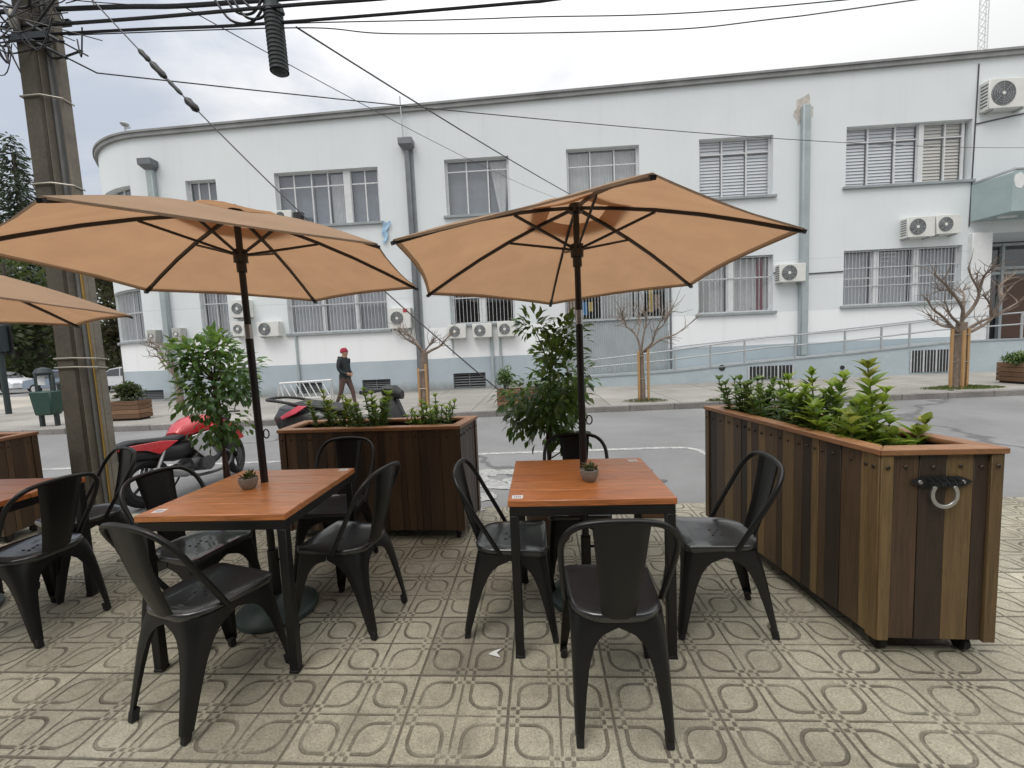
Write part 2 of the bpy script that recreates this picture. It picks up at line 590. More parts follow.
def wall_mat():
    """painted plaster: white above, blue-grey dado, repainted band under the lower sills, stains"""
    m, nt, out = new_mat('painted_plaster')
    g = G(nt)
    tc = nt.nodes.new('ShaderNodeTexCoord')
    P = tc.outputs['Object']
    sep = nt.nodes.new('ShaderNodeSeparateXYZ'); nt.links.new(P, sep.inputs[0])
    z = sep.outputs[2]
    a = g.noise(P, .35, 5, .6, .3)
    c = g.ramp(a, [(.3, (.665, .705, .72)), (.7, (.72, .758, .77))])
    band = g.m('MULTIPLY', g.m('LESS_THAN', z, 2.28), 1.0)
    c = g.mix(band, c, (.84, .86, .87))
    dz = g.m('ADD', z, g.m('MULTIPLY_ADD', g.noise(P, 1.5, 2), .03, -.015))
    dado = g.m('LESS_THAN', dz, 1.18)
    gc = g.ramp(g.noise(P, .6, 4, .6), [(.3, (.36, .43, .475)), (.7, (.44, .51, .55))])
    c = g.mix(dado, c, gc)
    # rain streaks: noise stretched in z
    mp = nt.nodes.new('ShaderNodeMapping'); mp.inputs['Scale'].default_value = (2.2, 2.2, .12)
    nt.links.new(P, mp.inputs[0])
    s = g.noise(mp.outputs[0], 1.6, 6, .7)
    c = g.mix(g.ramp(s, [(.54, 0.), (.78, .16)]), c, (.40, .41, .39))
    s2 = g.noise(P, 5, 5, .7)
    c = g.mix(g.ramp(s2, [(.64, 0.), (.8, .12)]), c, (.5, .5, .47))
    low = g.n('ShaderNodeMapRange', Value=g.m('ADD', z, g.m('MULTIPLY', g.noise(P, 3, 4, .7), -.5)), **{'From__Min': -.2, 'From__Max': .16, 'To__Min': .7, 'To__Max': 0.0}).outputs[0]
    c = g.mix(low, c, (.2, .19, .17))
    # horizontal pour joints
    j = g.m('MINIMUM', g.m('ABSOLUTE', g.m('SUBTRACT', z, 4.02)), g.m('ABSOLUTE', g.m('SUBTRACT', z, 3.38)))
    jl = g.n('ShaderNodeMapRange', Value=j, **{'From__Min': .004, 'From__Max': .014, 'To__Min': .35, 'To__Max': 0.0}).outputs[0]
    c = g.mix(jl, c, (.35, .35, .34))
    bs = g.n('ShaderNodeBsdfPrincipled', Roughness=.8)
    nt.links.new(c, bs.inputs['Base Color'])
    bp = g.n('ShaderNodeBump', Strength=.25, Distance=.02)
    nt.links.new(g.m('ADD', g.noise(P, 2.5, 4, .6), g.m('MULTIPLY', g.noise(P, 40, 3), .3)), bp.inputs['Height'])
    nt.links.new(bp.outputs[0], bs.inputs['Normal'])
    nt.links.new(bs.outputs[0], out.inputs[0])
    return m


M = {}
M['tile'] = tile_mat()
M['asphalt'] = ground_mat('asphalt', (.205, .205, .205), .22, .35, 150, .85, cracks=.16)
M['walk'] = ground_mat('pavement_slab', (.30, .285, .26), .2, .5, 60, .88, slabs=1.6)
M['plaza'] = ground_mat('plaza_paving', (.40, .37, .32), .12, .3, 40, .88, slabs=2.0)
M['kerb'] = ground_mat('kerb_stone', (.22, .21, .195), .3, 1.2, 50, .85, slabs=1.0)
M['earth'] = ground_mat('ground_base', (.16, .155, .145), .2, .1, 20, .9)
M['paint'] = paint_mat('road_paint', (.50, .50, .48), (.21, .21, .21))
M['paint2'] = paint_mat('worn_road_paint', (.42, .42, .40), (.22, .22, .22))
M['oil'] = pm('oil_stain', (.09, .09, .09), .6, var=.3)
M['wall'] = wall_mat()
M['dado'] = pm('grey_blue_paint', (.40, .47, .50), .75, var=.12, scale=1.2, bump=.2)
M['greygreen'] = pm('grey_green_paint', (.33, .41, .41), .7, var=.12, scale=1.0, bump=.15)
M['coping'] = pm('weathered_coping', (.25, .255, .255), .7, var=.25, scale=1.5)
M['roof'] = pm('roof_felt', (.2, .2, .2), .9)
M['pipe'] = pm('painted_pipe', (.34, .39, .40), .55, var=.15, scale=2)
M['darkpipe'] = pm('zinc_pipe', (.16, .17, .18), .45, metal=.3, var=.2, scale=2)
M['sill'] = pm('cement_sill', (.29, .32, .33), .75, var=.2, scale=3)
M['frame_w'] = pm('white_window_frame', (.62, .63, .64), .5, var=.1)
M['frame_g'] = pm('grey_window_frame', (.40, .43, .44), .5, var=.12)
M['glass'] = glass_mat('window_glass', (.88, .90, .92), .12)
M['glass_d'] = glass_mat('car_glass', (.12, .14, .15), .12)
M['curtain'] = cloth_mat('net_curtain', (.60, .61, .64), .3)
M['curtain_w'] = cloth_mat('white_curtain', (.78, .78, .76), .3)
M['curtain_g'] = cloth_mat('grey_screen', (.29, .31, .33), .1)
M['curtain_r'] = cloth_mat('red_curtain', (.22, .02, .04), .2)
M['blind'] = pm('white_blind', (.82, .83, .84), .55, var=.06)
M['blind_b'] = pm('beige_blind', (.74, .69, .60), .55, var=.06)
M['bars'] = pm('painted_bars', (.50, .52, .53), .5, var=.15)
M['dark'] = pm('opening_shade_black', (.02, .021, .023), .6, var=.3)  # near-black colour stands in for the shade inside holes and recesses
M['louver'] = pm('louver_metal', (.13, .14, .145), .55, var=.2)
M['corrug'] = pm('corrugated_sheet', (.36, .395, .41), .5, metal=.1, var=.14, scale=1.5)
M['galv'] = pm('galvanised_rail', (.45, .47, .48), .45, metal=.5, var=.15)
M['ac'] = pm('ac_casing', (.68, .68, .65), .5, var=.1, scale=3)
M['ac_dark'] = pm('ac_grille', (.10, .105, .11), .5, var=.2)
M['ac_old'] = pm('old_ac_casing', (.42, .42, .40), .6, var=.15)
M['ac_red'] = pm('red_sticker', (.45, .04, .05), .5)
M['black'] = pm('black_powder_coat', (.0065, .007, .0075), .40, metal=.0, var=.25, scale=10, bump=.05, bscale=220, spec=.45)
M['black_s'] = pm('sky_sheen_seat_black', (.017, .019, .021), .30, metal=.0, var=.22, scale=7, bump=.04, bscale=220, spec=.8, coat=.5)  # chair black again, paler and bluer to imitate the reflected sky
M['rubber'] = pm('black_rubber', (.014, .014, .014), .7, var=.25)
M['tabwood'] = wood_mat('varnished_tabletop', [(0, (.48, .155, .045)), (.5, (.57, .205, .062)), (1, (.63, .25, .08))], (1.3, 14, 14), .34, .4, .8, .45)
M['pwood'] = wood_mat('reclaimed_planks', [(0, (.036, .024, .017)), (.3, (.06, .038, .023)), (.5, (.092, .054, .030)), (.68, (.125, .078, .038)), (.84, (.20, .13, .055)), (1, (.27, .18, .075))], (16, 16, .8), .55, .08, .8, .42)
M['dwood'] = wood_mat('brown_planks', [(0, (.045, .028, .018)), (.5, (.078, .047, .028)), (1, (.12, .072, .04))], (16, 16, .8), .5, .1, .8, .55)
M['rim'] = wood_mat('planter_rim', [(0, (.25, .115, .05)), (1, (.35, .17, .078))], (3, 3, 14), .5, .15, .8, .65)
M['oldwood'] = wood_mat('weathered_planter', [(0, (.14, .075, .04)), (1, (.26, .15, .085))], (2, 2, 14), .8, 0, 1, .5)
M['stake'] = wood_mat('pine_stake', [(0, (.38, .22, .09)), (1, (.50, .31, .14))], (14, 14, 1), .7, 0, 1, .7)
M['soil'] = pm('potting_soil', (.035, .026, .02), .95, var=.4, scale=20, bump=.8, bscale=60)
M['bolt'] = pm('dark_bolt', (.06, .05, .045), .45, metal=.7)
M['iron'] = pm('wrought_iron', (.05, .055, .06), .4, metal=.8, var=.3)
M['chrome'] = pm('bright_steel', (.55, .55, .56), .3, metal=.9, var=.15)
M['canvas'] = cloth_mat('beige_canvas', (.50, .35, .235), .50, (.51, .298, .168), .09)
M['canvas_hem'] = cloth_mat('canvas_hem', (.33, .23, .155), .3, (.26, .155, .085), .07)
M['upole'] = pm('umbrella_black', (.012, .012, .013), .4, var=.2)
M['ubase'] = pm('green_grey_base', (.045, .068, .062), .5, var=.25, scale=8)
M['concrete'] = pm('pole_concrete', (.20, .182, .15), .85, var=.35, scale=3, bump=.5, bscale=30, col2=None)
M['concrete_d'] = pm('dark_pole_concrete', (.088, .078, .060), .85, var=.4, scale=2.5, bump=.5, bscale=30)
M['conduit'] = pm('grey_conduit', (.17, .18, .18), .5, var=.2)
M['yellow'] = pm('yellow_conduit', (.36, .24, .06), .6, var=.3, scale=4)
M['strap'] = pm('steel_strap', (.36, .34, .29), .4, metal=.4)
M['cable'] = pm('cable_sheath', (.012, .012, .016), .5, var=.2)
M['cable_g'] = pm('grey_wire', (.06, .06, .07), .5, var=.2)
M['splice'] = pm('splice_case', (.018, .032, .033), .5, var=.25, scale=12)
M['bark'] = pm('bare_bark', (.21, .165, .13), .9, var=.35, scale=10, bump=.6, bscale=40)
M['bark_d'] = pm('dark_bark', (.06, .048, .038), .9, var=.35, scale=6, bump=.6, bscale=25)
M['stem'] = pm('reddish_stem', (.075, .035, .028), .7, var=.35, scale=14)
M['gstem'] = pm('green_stem', (.12, .13, .05), .7, var=.3)
M['ficus'] = leaf_mat('ficus_leaf', [(0, (.03, .08, .028)), (.4, (.06, .15, .045)), (.75, (.13, .26, .07)), (1, (.26, .38, .14))], .4)
M['shrub_d'] = leaf_mat('dark_shrub_leaf', [(0, (.022, .06, .02)), (.5, (.06, .135, .035)), (.8, (.15, .25, .06)), (1, (.36, .40, .22))], .35)
M['shrub_l'] = leaf_mat('bright_shrub_leaf', [(0, (.09, .17, .025)), (.5, (.21, .33, .045)), (1, (.40, .48, .08))], .45)
M['shrub_y'] = leaf_mat('yellow_shrub_leaf', [(0, (.14, .2, .04)), (.5, (.25, .30, .06)), (1, (.45, .42, .12))], .4)
M['succ'] = leaf_mat('succulent_leaf', [(0, (.04, .07, .02)), (.7, (.10, .14, .035)), (1, (.25, .13, .05))], .1)
M['far_leaf'] = leaf_mat('park_leaf', [(0, (.022, .034, .018)), (.6, (.05, .07, .032)), (1, (.10, .115, .055))], .25, .6)
M['far_leaf_b'] = leaf_mat('brown_park_leaf', [(0, (.04, .036, .022)), (.6, (.085, .075, .045)), (1, (.15, .125, .08))], .25, .6)
M['conifer'] = leaf_mat('conifer_needle', [(0, (.018, .032, .026)), (.6, (.04, .062, .048)), (1, (.075, .10, .08))], .15, .6)
M['grass'] = leaf_mat('grass_blade', [(0, (.05, .09, .02)), (1, (.16, .2, .06))], .3, .6)
M['pot_c'] = pm('cement_pot', (.26, .25, .22), .8, var=.2, scale=20, bump=.3)
M['pot_b'] = pm('brown_tub', (.085, .055, .035), .6, var=.25, scale=8)
M['sticker'] = pm('white_sticker', (.75, .75, .74), .4, var=.04)
M['ink'] = pm('grey_ink', (.18, .2, .3), .6)
M['red'] = pm('red_motorcycle_paint', (.52, .012, .02), .28, var=.12, coat=.6, spec=.6)
M['mblack'] = pm('black_plastic', (.018, .018, .019), .5, var=.2)
M['engine'] = pm('engine_alloy', (.12, .12, .125), .4, metal=.7, var=.3, scale=20)
M['silver'] = pm('silver_paint', (.55, .55, .55), .35, metal=.4, var=.1)
M['lamp_red'] = pm('red_lens', (.55, .01, .04), .25, coat=.5)
M['carblue'] = pm('blue_grey_car_paint', (.20, .25, .33), .3, metal=.3, coat=.6, var=.06)
M['carwhite'] = pm('white_car_paint', (.60, .62, .64), .3, coat=.6, var=.05)
M['bin'] = pm('green_bin', (.02, .06, .045), .5, var=.2)
M['postgreen'] = pm('dark_green_post', (.02, .032, .034), .5, var=.2)
M['bag'] = pm('blue_plastic', (.34, .52, .70), .4, var=.2)
M['skin'] = pm('skin', (.42, .25, .17), .55, var=.08)
M['jacket'] = pm('dark_jacket', (.02, .026, .028), .8, var=.3, scale=14, bump=.4, bscale=20)
M['trouser'] = pm('brown_trousers', (.10, .06, .05), .85, var=.25, scale=12, bump=.4, bscale=18)
M['beanie'] = pm('red_knit', (.30, .02, .05), .9, var=.2, scale=30, bump=.5, bscale=90)
M['shoe'] = pm('dark_shoe', (.03, .025, .022), .6)
M['doorwood'] = wood_mat('brown_door', [(0, (.10, .045, .025)), (1, (.16, .07, .035))], (10, 10, 1), .5, .2, .8, .6)
M['paper_b'] = pm('blue_poster', (.06, .25, .5), .5)
M['paper_y'] = pm('yellow_poster', (.6, .42, .1), .5)
M['paper_o'] = pm('brown_poster', (.3, .2, .14), .5)
M['white'] = pm('white_paint', (.72, .73, .73), .5, var=.08)
M['oldwall'] = pm('brown_render', (.16, .13, .11), .85, var=.2, scale=2)
M['plaster_patch'] = pm('bare_plaster', (.5, .47, .43), .9, var=.3, scale=8, bump=.5)
M['mast_red'] = pm('mast_red', (.40, .16, .16), .6)

# ------------------------------------------------------------------ world and light
SUN_EL, SUN_AZ = radians(60), radians(212)       # azimuth clockwise from +Y: behind the camera, a bit left
w = bpy.data.worlds.new('World')
SC.world = w
w.use_nodes = True
nt = w.node_tree
nt.nodes.clear()
g = G(nt)
sky = nt.nodes.new('ShaderNodeTexSky')
sky.sky_type = 'NISHITA'
sky.sun_disc = False
sky.sun_elevation = SUN_EL
sky.sun_rotation = SUN_AZ
sky.air_density = 1.2
sky.dust_density = 2.5
tc = nt.nodes.new('ShaderNodeTexCoord')
sep = nt.nodes.new('ShaderNodeSeparateXYZ')
nt.links.new(tc.outputs['Generated'], sep.inputs[0])
mp = nt.nodes.new('ShaderNodeMapping')
mp.inputs['Scale'].default_value = (1, 1, 2.2)
nt.links.new(tc.outputs['Generated'], mp.inputs[0])
n1 = g.noise(mp.outputs[0], 2.0, 6, .55, .5)
n2 = g.noise(mp.outputs[0], 5.5, 6, .6, .6)
elev = g.m('MAXIMUM', sep.outputs[2], 0.0)
lum = g.m('ADD', g.m('MULTIPLY_ADD', elev, 4.6, 4.5), g.m('MULTIPLY', g.m('POWER', elev, 3.0), 11.0))
cl = g.mix(1.0, g.ramp(g.m('ADD', g.m('MULTIPLY', n1, .5), g.m('MULTIPLY', n2, .5)), [(.36, (.76, .85, .99)), (.5, (.86, .90, .96)), (.64, (.95, .955, .965))]), (1, 1, 1))
vm = nt.nodes.new('ShaderNodeVectorMath'); vm.operation = 'SCALE'
nt.links.new(cl, vm.inputs[0]); nt.links.new(lum, vm.inputs['Scale'])
# thinner cover toward the left of the view lets the blue through
thin = g.m('ADD', n1, g.m('MULTIPLY', sep.outputs[0], .30))
cov = g.ramp(thin, [(.24, .45), (.48, .97)])
skc = g.mix(cov, sky.outputs[0], vm.outputs[0])
bg = g.n('ShaderNodeBackground', Strength=.12)
nt.links.new(skc, bg.inputs[0])
wo = nt.nodes.new('ShaderNodeOutputWorld')
nt.links.new(bg.outputs[0], wo.inputs[0])

sun = bpy.data.lights.new('sun', 'SUN')
sun.energy = 1.0
sun.angle = radians(28)
sun.color = (1, .96, .9)
sun_o = bpy.data.objects.new('sun', sun)
COL.objects.link(sun_o)
sdir = Vector((sin(SUN_AZ) * cos(SUN_EL), cos(SUN_AZ) * cos(SUN_EL), sin(SUN_EL)))
sun_o.rotation_euler = sdir.to_track_quat('Z', 'Y').to_euler()
sun_o.location = (0, -5, 12)

SC.view_settings.view_transform = 'Standard'
SC.view_settings.look = 'None'
SC.view_settings.exposure = 0.17
SC.view_settings.gamma = 1
SC.cycles.max_bounces = 8
SC.cycles.transparent_max_bounces = 16
SC.cycles.use_denoising = True

# ------------------------------------------------------------------ ground, road, pavements


def sheet(name, pts, z, mat, kind='structure'):
    b = MB()
    b.add([(x, y, z) for x, y in pts], [tuple(range(len(pts)))], 0, .5)
    o = b.build(name, mat)
    return struct(o, kind)


def slab(name, pts, z0, z1, mat):
    b = MB()
    b.prism([(x, y, z0) for x, y in pts], (0, 0, z1 - z0))
    return struct(b.build(name, mat))


RZ = -.10
KB = lambda x: 9.42 + .045 * x                     # far kerb line
EDGE = 3.665
sheet('ground', [(-400, -200), (400, -200), (400, 400), (-400, 400)], -.16, M['earth'])
slab('near_pavement', [(-40, -6), (40, -6), (40, EDGE), (-40, EDGE)], -.3, 0, M['tile'])
sheet('road', [(-80, EDGE - .05), (80, EDGE - .05), (80, KB(80) + .1), (-19, KB(-19) + .1), (-80, KB(-80) + .1)], RZ, M['asphalt'])
b = MB()
b.prism([(-60, KB(-60), -.25), (60, KB(60), -.25), (60, KB(60) + .16, -.25), (-60, KB(-60) + .16, -.25)], (0, 0, .285))
struct(b.build('far_kerb', M['kerb'], bevel=.015))
slab('far_pavement', [(-19.5, KB(-19.5) + .16), (60, KB(60) + .16), (60, 19), (-19.5, 19)], -.25, .03, M['walk'])
slab('plaza', [(-60, KB(-60) + .16), (-19.5, KB(-19.5) + .16), (-19.5, 20.5), (-60, 20.5)], -.25, .028, M['plaza'])
sheet('side_street', [(-90, 20.5), (-17.9, 20.5), (-17.9, 33), (-90, 33)], -.095, M['asphalt'])
# painted bay line and worn letters on the road
lz = RZ + .004


def strip(pts, wd, name, mat, z=lz):
    b = MB()
    pts = [Vector((x, y, 0)) for x, y in pts]
    V = []
    for i, p in enumerate(pts):
        t = (pts[min(i + 1, len(pts) - 1)] - pts[max(i - 1, 0)]).normalized()
        nn = Vector((-t.y, t.x, 0)) * wd / 2
        V += [p - nn + Vector((0, 0, z)), p + nn + Vector((0, 0, z))]
    b.add(V, [(2 * i, 2 * i + 2, 2 * i + 3, 2 * i + 1) for i in range(len(pts) - 1)])
    return struct(b.build(name, mat))


strip([(-9, 5.74), (-4, 5.86), (0, 6.02), (1.75, 6.055), (2.02, 6.03), (2.16, 5.9), (2.2, 5.5), (2.24, 4.6), (2.28, 3.75)], .10, 'bay_line', M['paint'])


def blob(name, cx, cy, rx, ry, mat, seed, z):
    b = MB()
    n = 22
    V = [(cx, cy, z)]
    for k in range(n):
        a = 2 * pi * k / n
        q = 1 + .55 * noise.noise(Vector((cos(a) * 2.1 + seed, sin(a) * 2.1, seed * 3.1)))
        V.append((cx + rx * q * cos(a), cy + ry * q * sin(a), z))
    b.add(V, [(0, 1 + k, 1 + (k + 1) % n) for k in range(n)])
    return struct(b.build(name, mat))


for i, (px, py, rx, ry) in enumerate([(487, 473, .17, .17), (512, 472, .17, .12), (489, 484, .17, .17), (512, 481, .12, .12), (506, 487, .15, .09), (489, 497, .10, .12), (478, 479, .12, .2)]):
    p = atZ(px, py, RZ)
    blob('road_marking', p.x, p.y, rx, ry, M['paint2'], i * 1.7, lz + .001 * i)
blob('kerb_paint', -.63, 3.60, .10, .06, M['paint'], 4.2, .004)
for i, (px, py, rx, ry) in enumerate([(645, 470, .09, .07), (619, 463, .1, .05), (662, 481, .06, .05)]):
    p = atZ(px, py, RZ)
    blob('road_stain', p.x, p.y, rx, ry, M['oil'], 9 + i, lz + .001)

# ------------------------------------------------------------------ chairs
def rounded_outline(hx, y0, y1, rf, rr, n=5):
    """seat plan: front at y1 (small radius), rear at y0 (big radius)"""
    pts = []
    for cx, cy, r, a0 in ((hx - rf, y1 - rf, rf, 0), (-hx + rf, y1 - rf, rf, pi / 2), (-hx + .012 + rr, y0 + rr, rr, pi), (hx - .012 - rr, y0 + rr, rr, 1.5 * pi)):
        for k in range(n + 1):
            a = a0 + pi / 2 * k / n
            pts.append((cx + r * cos(a), cy + r * sin(a)))
    return pts


def make_chair():
    t = thing('cafe_chair', 'x', 'chair')
    out = rounded_outline(.182, -.178, .182, .035, .11)

    def ring(s, z):
        return [(x * s, y * s, z) for x, y in out]
    b = MB()
    b.loft([ring(.955, .418), ring(.995, .430), ring(1.0, .440), ring(.992, .449), ring(.965, .4525), ring(.93, .449), ring(.86, .4445), ring(.55, .4425), ring(.12, .442)])
    for (hx, hy) in ((0, 0), (.03, .02), (-.03, .02), (.03, -.02), (-.03, -.02)):
        b.lathe([(.0065, 0), (.0065, .0012), (.004, .0014)], (hx, hy - .01, .4435), 10, mi=1)  # raised dark discs, the shade of drain holes put into colour
    b.build('seat', [M['black_s'], M['dark']], t, sharp=50)
    # sheet-metal legs: an angle section that spreads into the arched apron below the seat
    zs = [(.428, .172), (.398, .172), (.388, .145), (.374, .115), (.352, .092), (.32, .075), (.26, .058), (.18, .046), (.10, .037), (.035, .030)]
    for sx in (-1, 1):
        for sy in (-1, 1):
            top = Vector((sx * .170, sy * (.170 if sy > 0 else .160), .43))
            foot = Vector((sx * (.205 if sy > 0 else .172), sy * (.222 if sy > 0 else .245), 0))
            b = MB()
            rows = []
            for z, wd in zs:
                f = 1 - z / .43
                c = top.lerp(foot, f)
                lim = abs(c.x) if wd > .17 else wd
                limy = abs(c.y) if wd > .17 else wd
                rr = .018 + .006 * (1 - f) + (.055 * (1 - f) ** 6 if sy < 0 else .012 * (1 - f) ** 6)
                row = [c + Vector((-sx * lim, 0, 0)), c + Vector((-sx * rr * 1.6, 0, 0))]
                for k in range(4):
                    a = pi / 2 * k / 3
                    row.append(c + Vector((-sx * rr * (1 - sin(a)), -sy * rr * (1 - cos(a)), 0)))
                row += [c + Vector((0, -sy * rr * 1.6, 0)), c + Vector((0, -sy * limy, 0))]
                rows.append(row)
            n = len(rows[0])
            V = [p for r_ in rows for p in r_]
            b.add(V, [(i * n + k, i * n + k + 1, (i + 1) * n + k + 1, (i + 1) * n + k) for i in range(len(rows) - 1) for k in range(n - 1)])
            leg = b.build('leg', M['black'], t, solid=.0035, sharp=45)
            fb = MB()
            a = top.lerp(foot, 1 - .045 / .43)
            off = Vector((-sx * .0165, -sy * .0165, 0))
            fb.loft([[(a + off).x + qx * .016, (a + off).y + qy * .016, .045] for qx, qy in ((-1, -1), (1, -1), (1, 1), (-1, 1))][0:0] or [
                [((a + off).x + qx * .0145, (a + off).y + qy * .0145, .046) for qx, qy in ((-1, -1), (1, -1), (1, 1), (-1, 1))],
                [((foot + off).x + qx * .0135, (foot + off).y + qy * .0135, .001) for qx, qy in ((-1, -1), (1, -1), (1, 1), (-1, 1))]])
            fb.build('foot_cap', M['rubber'], leg, bevel=.003)
    # bent tube hoop
    half = [(.184, -.045, .437), (.190, -.090, .52), (.198, -.152, .63), (.198, -.200, .72), (.180, -.231, .775), (.137, -.252, .813), (.07, -.260, .827), (0, -.262, .830)]
    path = half + [(-x, y, z) for x, y, z in reversed(half[:-1])]
    b = MB()
    b.tube(spline(path, 5), .0115, 10)
    b.build('back_hoop', M['black'], t)
    # central splat
    b = MB()
    rows = []
    for i in range(9):
        f = i / 8
        z = .437 + f * .391
        y = -.170 - .094 * f - .010 * sin(pi * f)
        hw = .060 + (.098 - .060) * f ** 1.05
        rows.append([Vector((hw * u, y - .010 * (1 - u * u) + (.006 if abs(u) > .99 else 0), z)) for u in (-1, -.96, -.5, 0, .5, .96, 1)])
    n = 7
    b.add([p for r_ in rows for p in r_], [(i * n + k, i * n + k + 1, (i + 1) * n + k + 1, (i + 1) * n + k) for i in range(8) for k in range(n - 1)])
    b.build('backrest_panel', M['black'], t, solid=.003, sharp=60)
    return t


chair0 = make_chair()
CH = [  # x, y, facing angle, label
    (.250, 1.612, 0, 'black metal chair with its back to us at the near side of the right table'),
    (-.175, 2.10, -90, 'black metal chair at the right table, nearest the middle planter'),
    (.845, 2.11, 86, 'black metal chair between the right table and the long striped planter'),
    (.205, 2.50, 178, 'black metal chair behind the right table, in front of the potted tree'),
    (-1.45, 1.628, -16.5, 'black metal chair turned away from us at the near left side of the middle table'),
    (-1.065, 2.12, 80, 'black metal chair seen from the side at the right of the middle table'),
    (-1.37, 2.60, 180, 'black metal chair behind the middle table, against the dark planter'),
    (-1.85, 2.06, -100, 'black metal chair between the middle table and the red motorcycle'),
    (-2.80, 2.04, 84, 'black metal chair at the right side of the leftmost table, nearest to us'),
    (-3.03, 2.50, 157, 'black metal chair behind the leftmost table, in front of the utility pole'),
]
for i, (x, y, a, lab) in enumerate(CH):
    c = chair0 if i == 0 else copy_tree(chair0)
    c.location = (x, y, .001)
    c.rotation_euler = (0, 0, radians(a))
    tag(c, lab, 'chair', 'black metal cafe chairs')


# ------------------------------------------------------------------ tables
def make_table(cx, cy, w, d, label, stickers, seed):
    t = thing('cafe_table', label, 'table', (cx, cy, 0), 0, 'wooden cafe tables')
    r_ = random.Random(seed)
    b = MB()
    n = 5
    ys = [-d / 2 + d * k / n for k in range(n + 1)]
    for k in range(n):
        b.box2((-w / 2, ys[k] + .0006, .712), (w / 2, ys[k + 1] - .0006, .742), r=r_.random())
    top = b.build('tabletop', M['tabwood'], t, bevel=.003)
    fw, fd = w / 2 - .006, d / 2 - .004
    for sx in (-1, 1):
        for sy in (-1, 1):
            b = MB()
            b.box((sx * (fw - .02), sy * (fd - .02), .335), (.04, .04, .67))
            leg = b.build('leg', M['black'], t, bevel=.003)
            b = MB()
            b.box((sx * (fw - .02), sy * (fd - .02), .006), (.044, .044, .014))
            b.build('foot_pad', M['rubber'], leg, bevel=.002)
    for sy in (-1, 1):
        b = MB(); b.box((0, sy * (fd - .02), .690), (2 * fw, .04, .042)); b.build('frame_rail', M['black'], t, bevel=.003)
    for sx in (-1, 1):
        b = MB(); b.box((sx * (fw - .02), 0, .690), (.04, 2 * fd - .082, .042)); b.build('frame_rail', M['black'], t, bevel=.003)
    for (sx, sy, rz) in stickers:
        b = MB()
        R = Matrix.Rotation(rz, 3, 'Z')
        b.box((sx, sy, .7428), (.05, .042, .001), R)
        for q in (-.012, -.004, .004, .012):
            b.box((sx + q, sy - .002, .7435), (.005, .012, .0006), R, 1)
        b.build('number_sticker', [M['sticker'], M['ink']], t)
    return t


make_table(.205, 2.132, .735, .665, 'right table, orange varnished wood on a black steel frame with a small potted plant', [(-.325, -.285, 0), (.31, .27, .1)], 3)
make_table(-1.475, 2.05, .70, .70, 'middle table, orange varnished wood on a black frame beside the planter', [(.30, .31, 0), (-.28, -.29, .1)], 5)
make_table(-3.15, 2.00, .70, .70, 'leftmost table, orange wood top cut by the edge of the photo', [], 8)


# ------------------------------------------------------------------ potted succulents on the tables
def succulent(x, y, z, label, seed):
    r_ = random.Random(seed)
    t = thing('potted_succulent', label, 'potted plant', (x, y, z), 0, 'small pots on the tables')
    b = MB()
    b.lathe([(.026, 0), (.036, .012), (.045, .035), (.0465, .058), (.043, .060), (.040, .052)], n=20)
    b.build('pot', M['pot_c'], t)
    b = MB(); b.lathe([(.0395, .048), (.02, .053), (.001, .054)], n=16); b.build('soil', M['soil'], t)
    b = MB()
    for q in range(46):
        a = r_.uniform(0, 2 * pi)
        rr = r_.uniform(0, .034)
        p = Vector((rr * cos(a), rr * sin(a), .052 + r_.uniform(0, .018)))
        d = Vector((cos(a) * r_.uniform(.2, 1), sin(a) * r_.uniform(.2, 1), r_.uniform(.5, 1.3)))
        b.leaf(p, d, Vector((0, 0, 1)), r_.uniform(.018, .032), .012, 0, r_.random(), .3)
    b.build('leaves', M['succ'], t)


succulent(-1.540, 2.055, .7425, 'small cement pot of succulents on the middle table by the umbrella pole', 1)
succulent(.228, 2.055, .7425, 'small cement pot of succulents on the right table in front of the umbrella pole', 2)


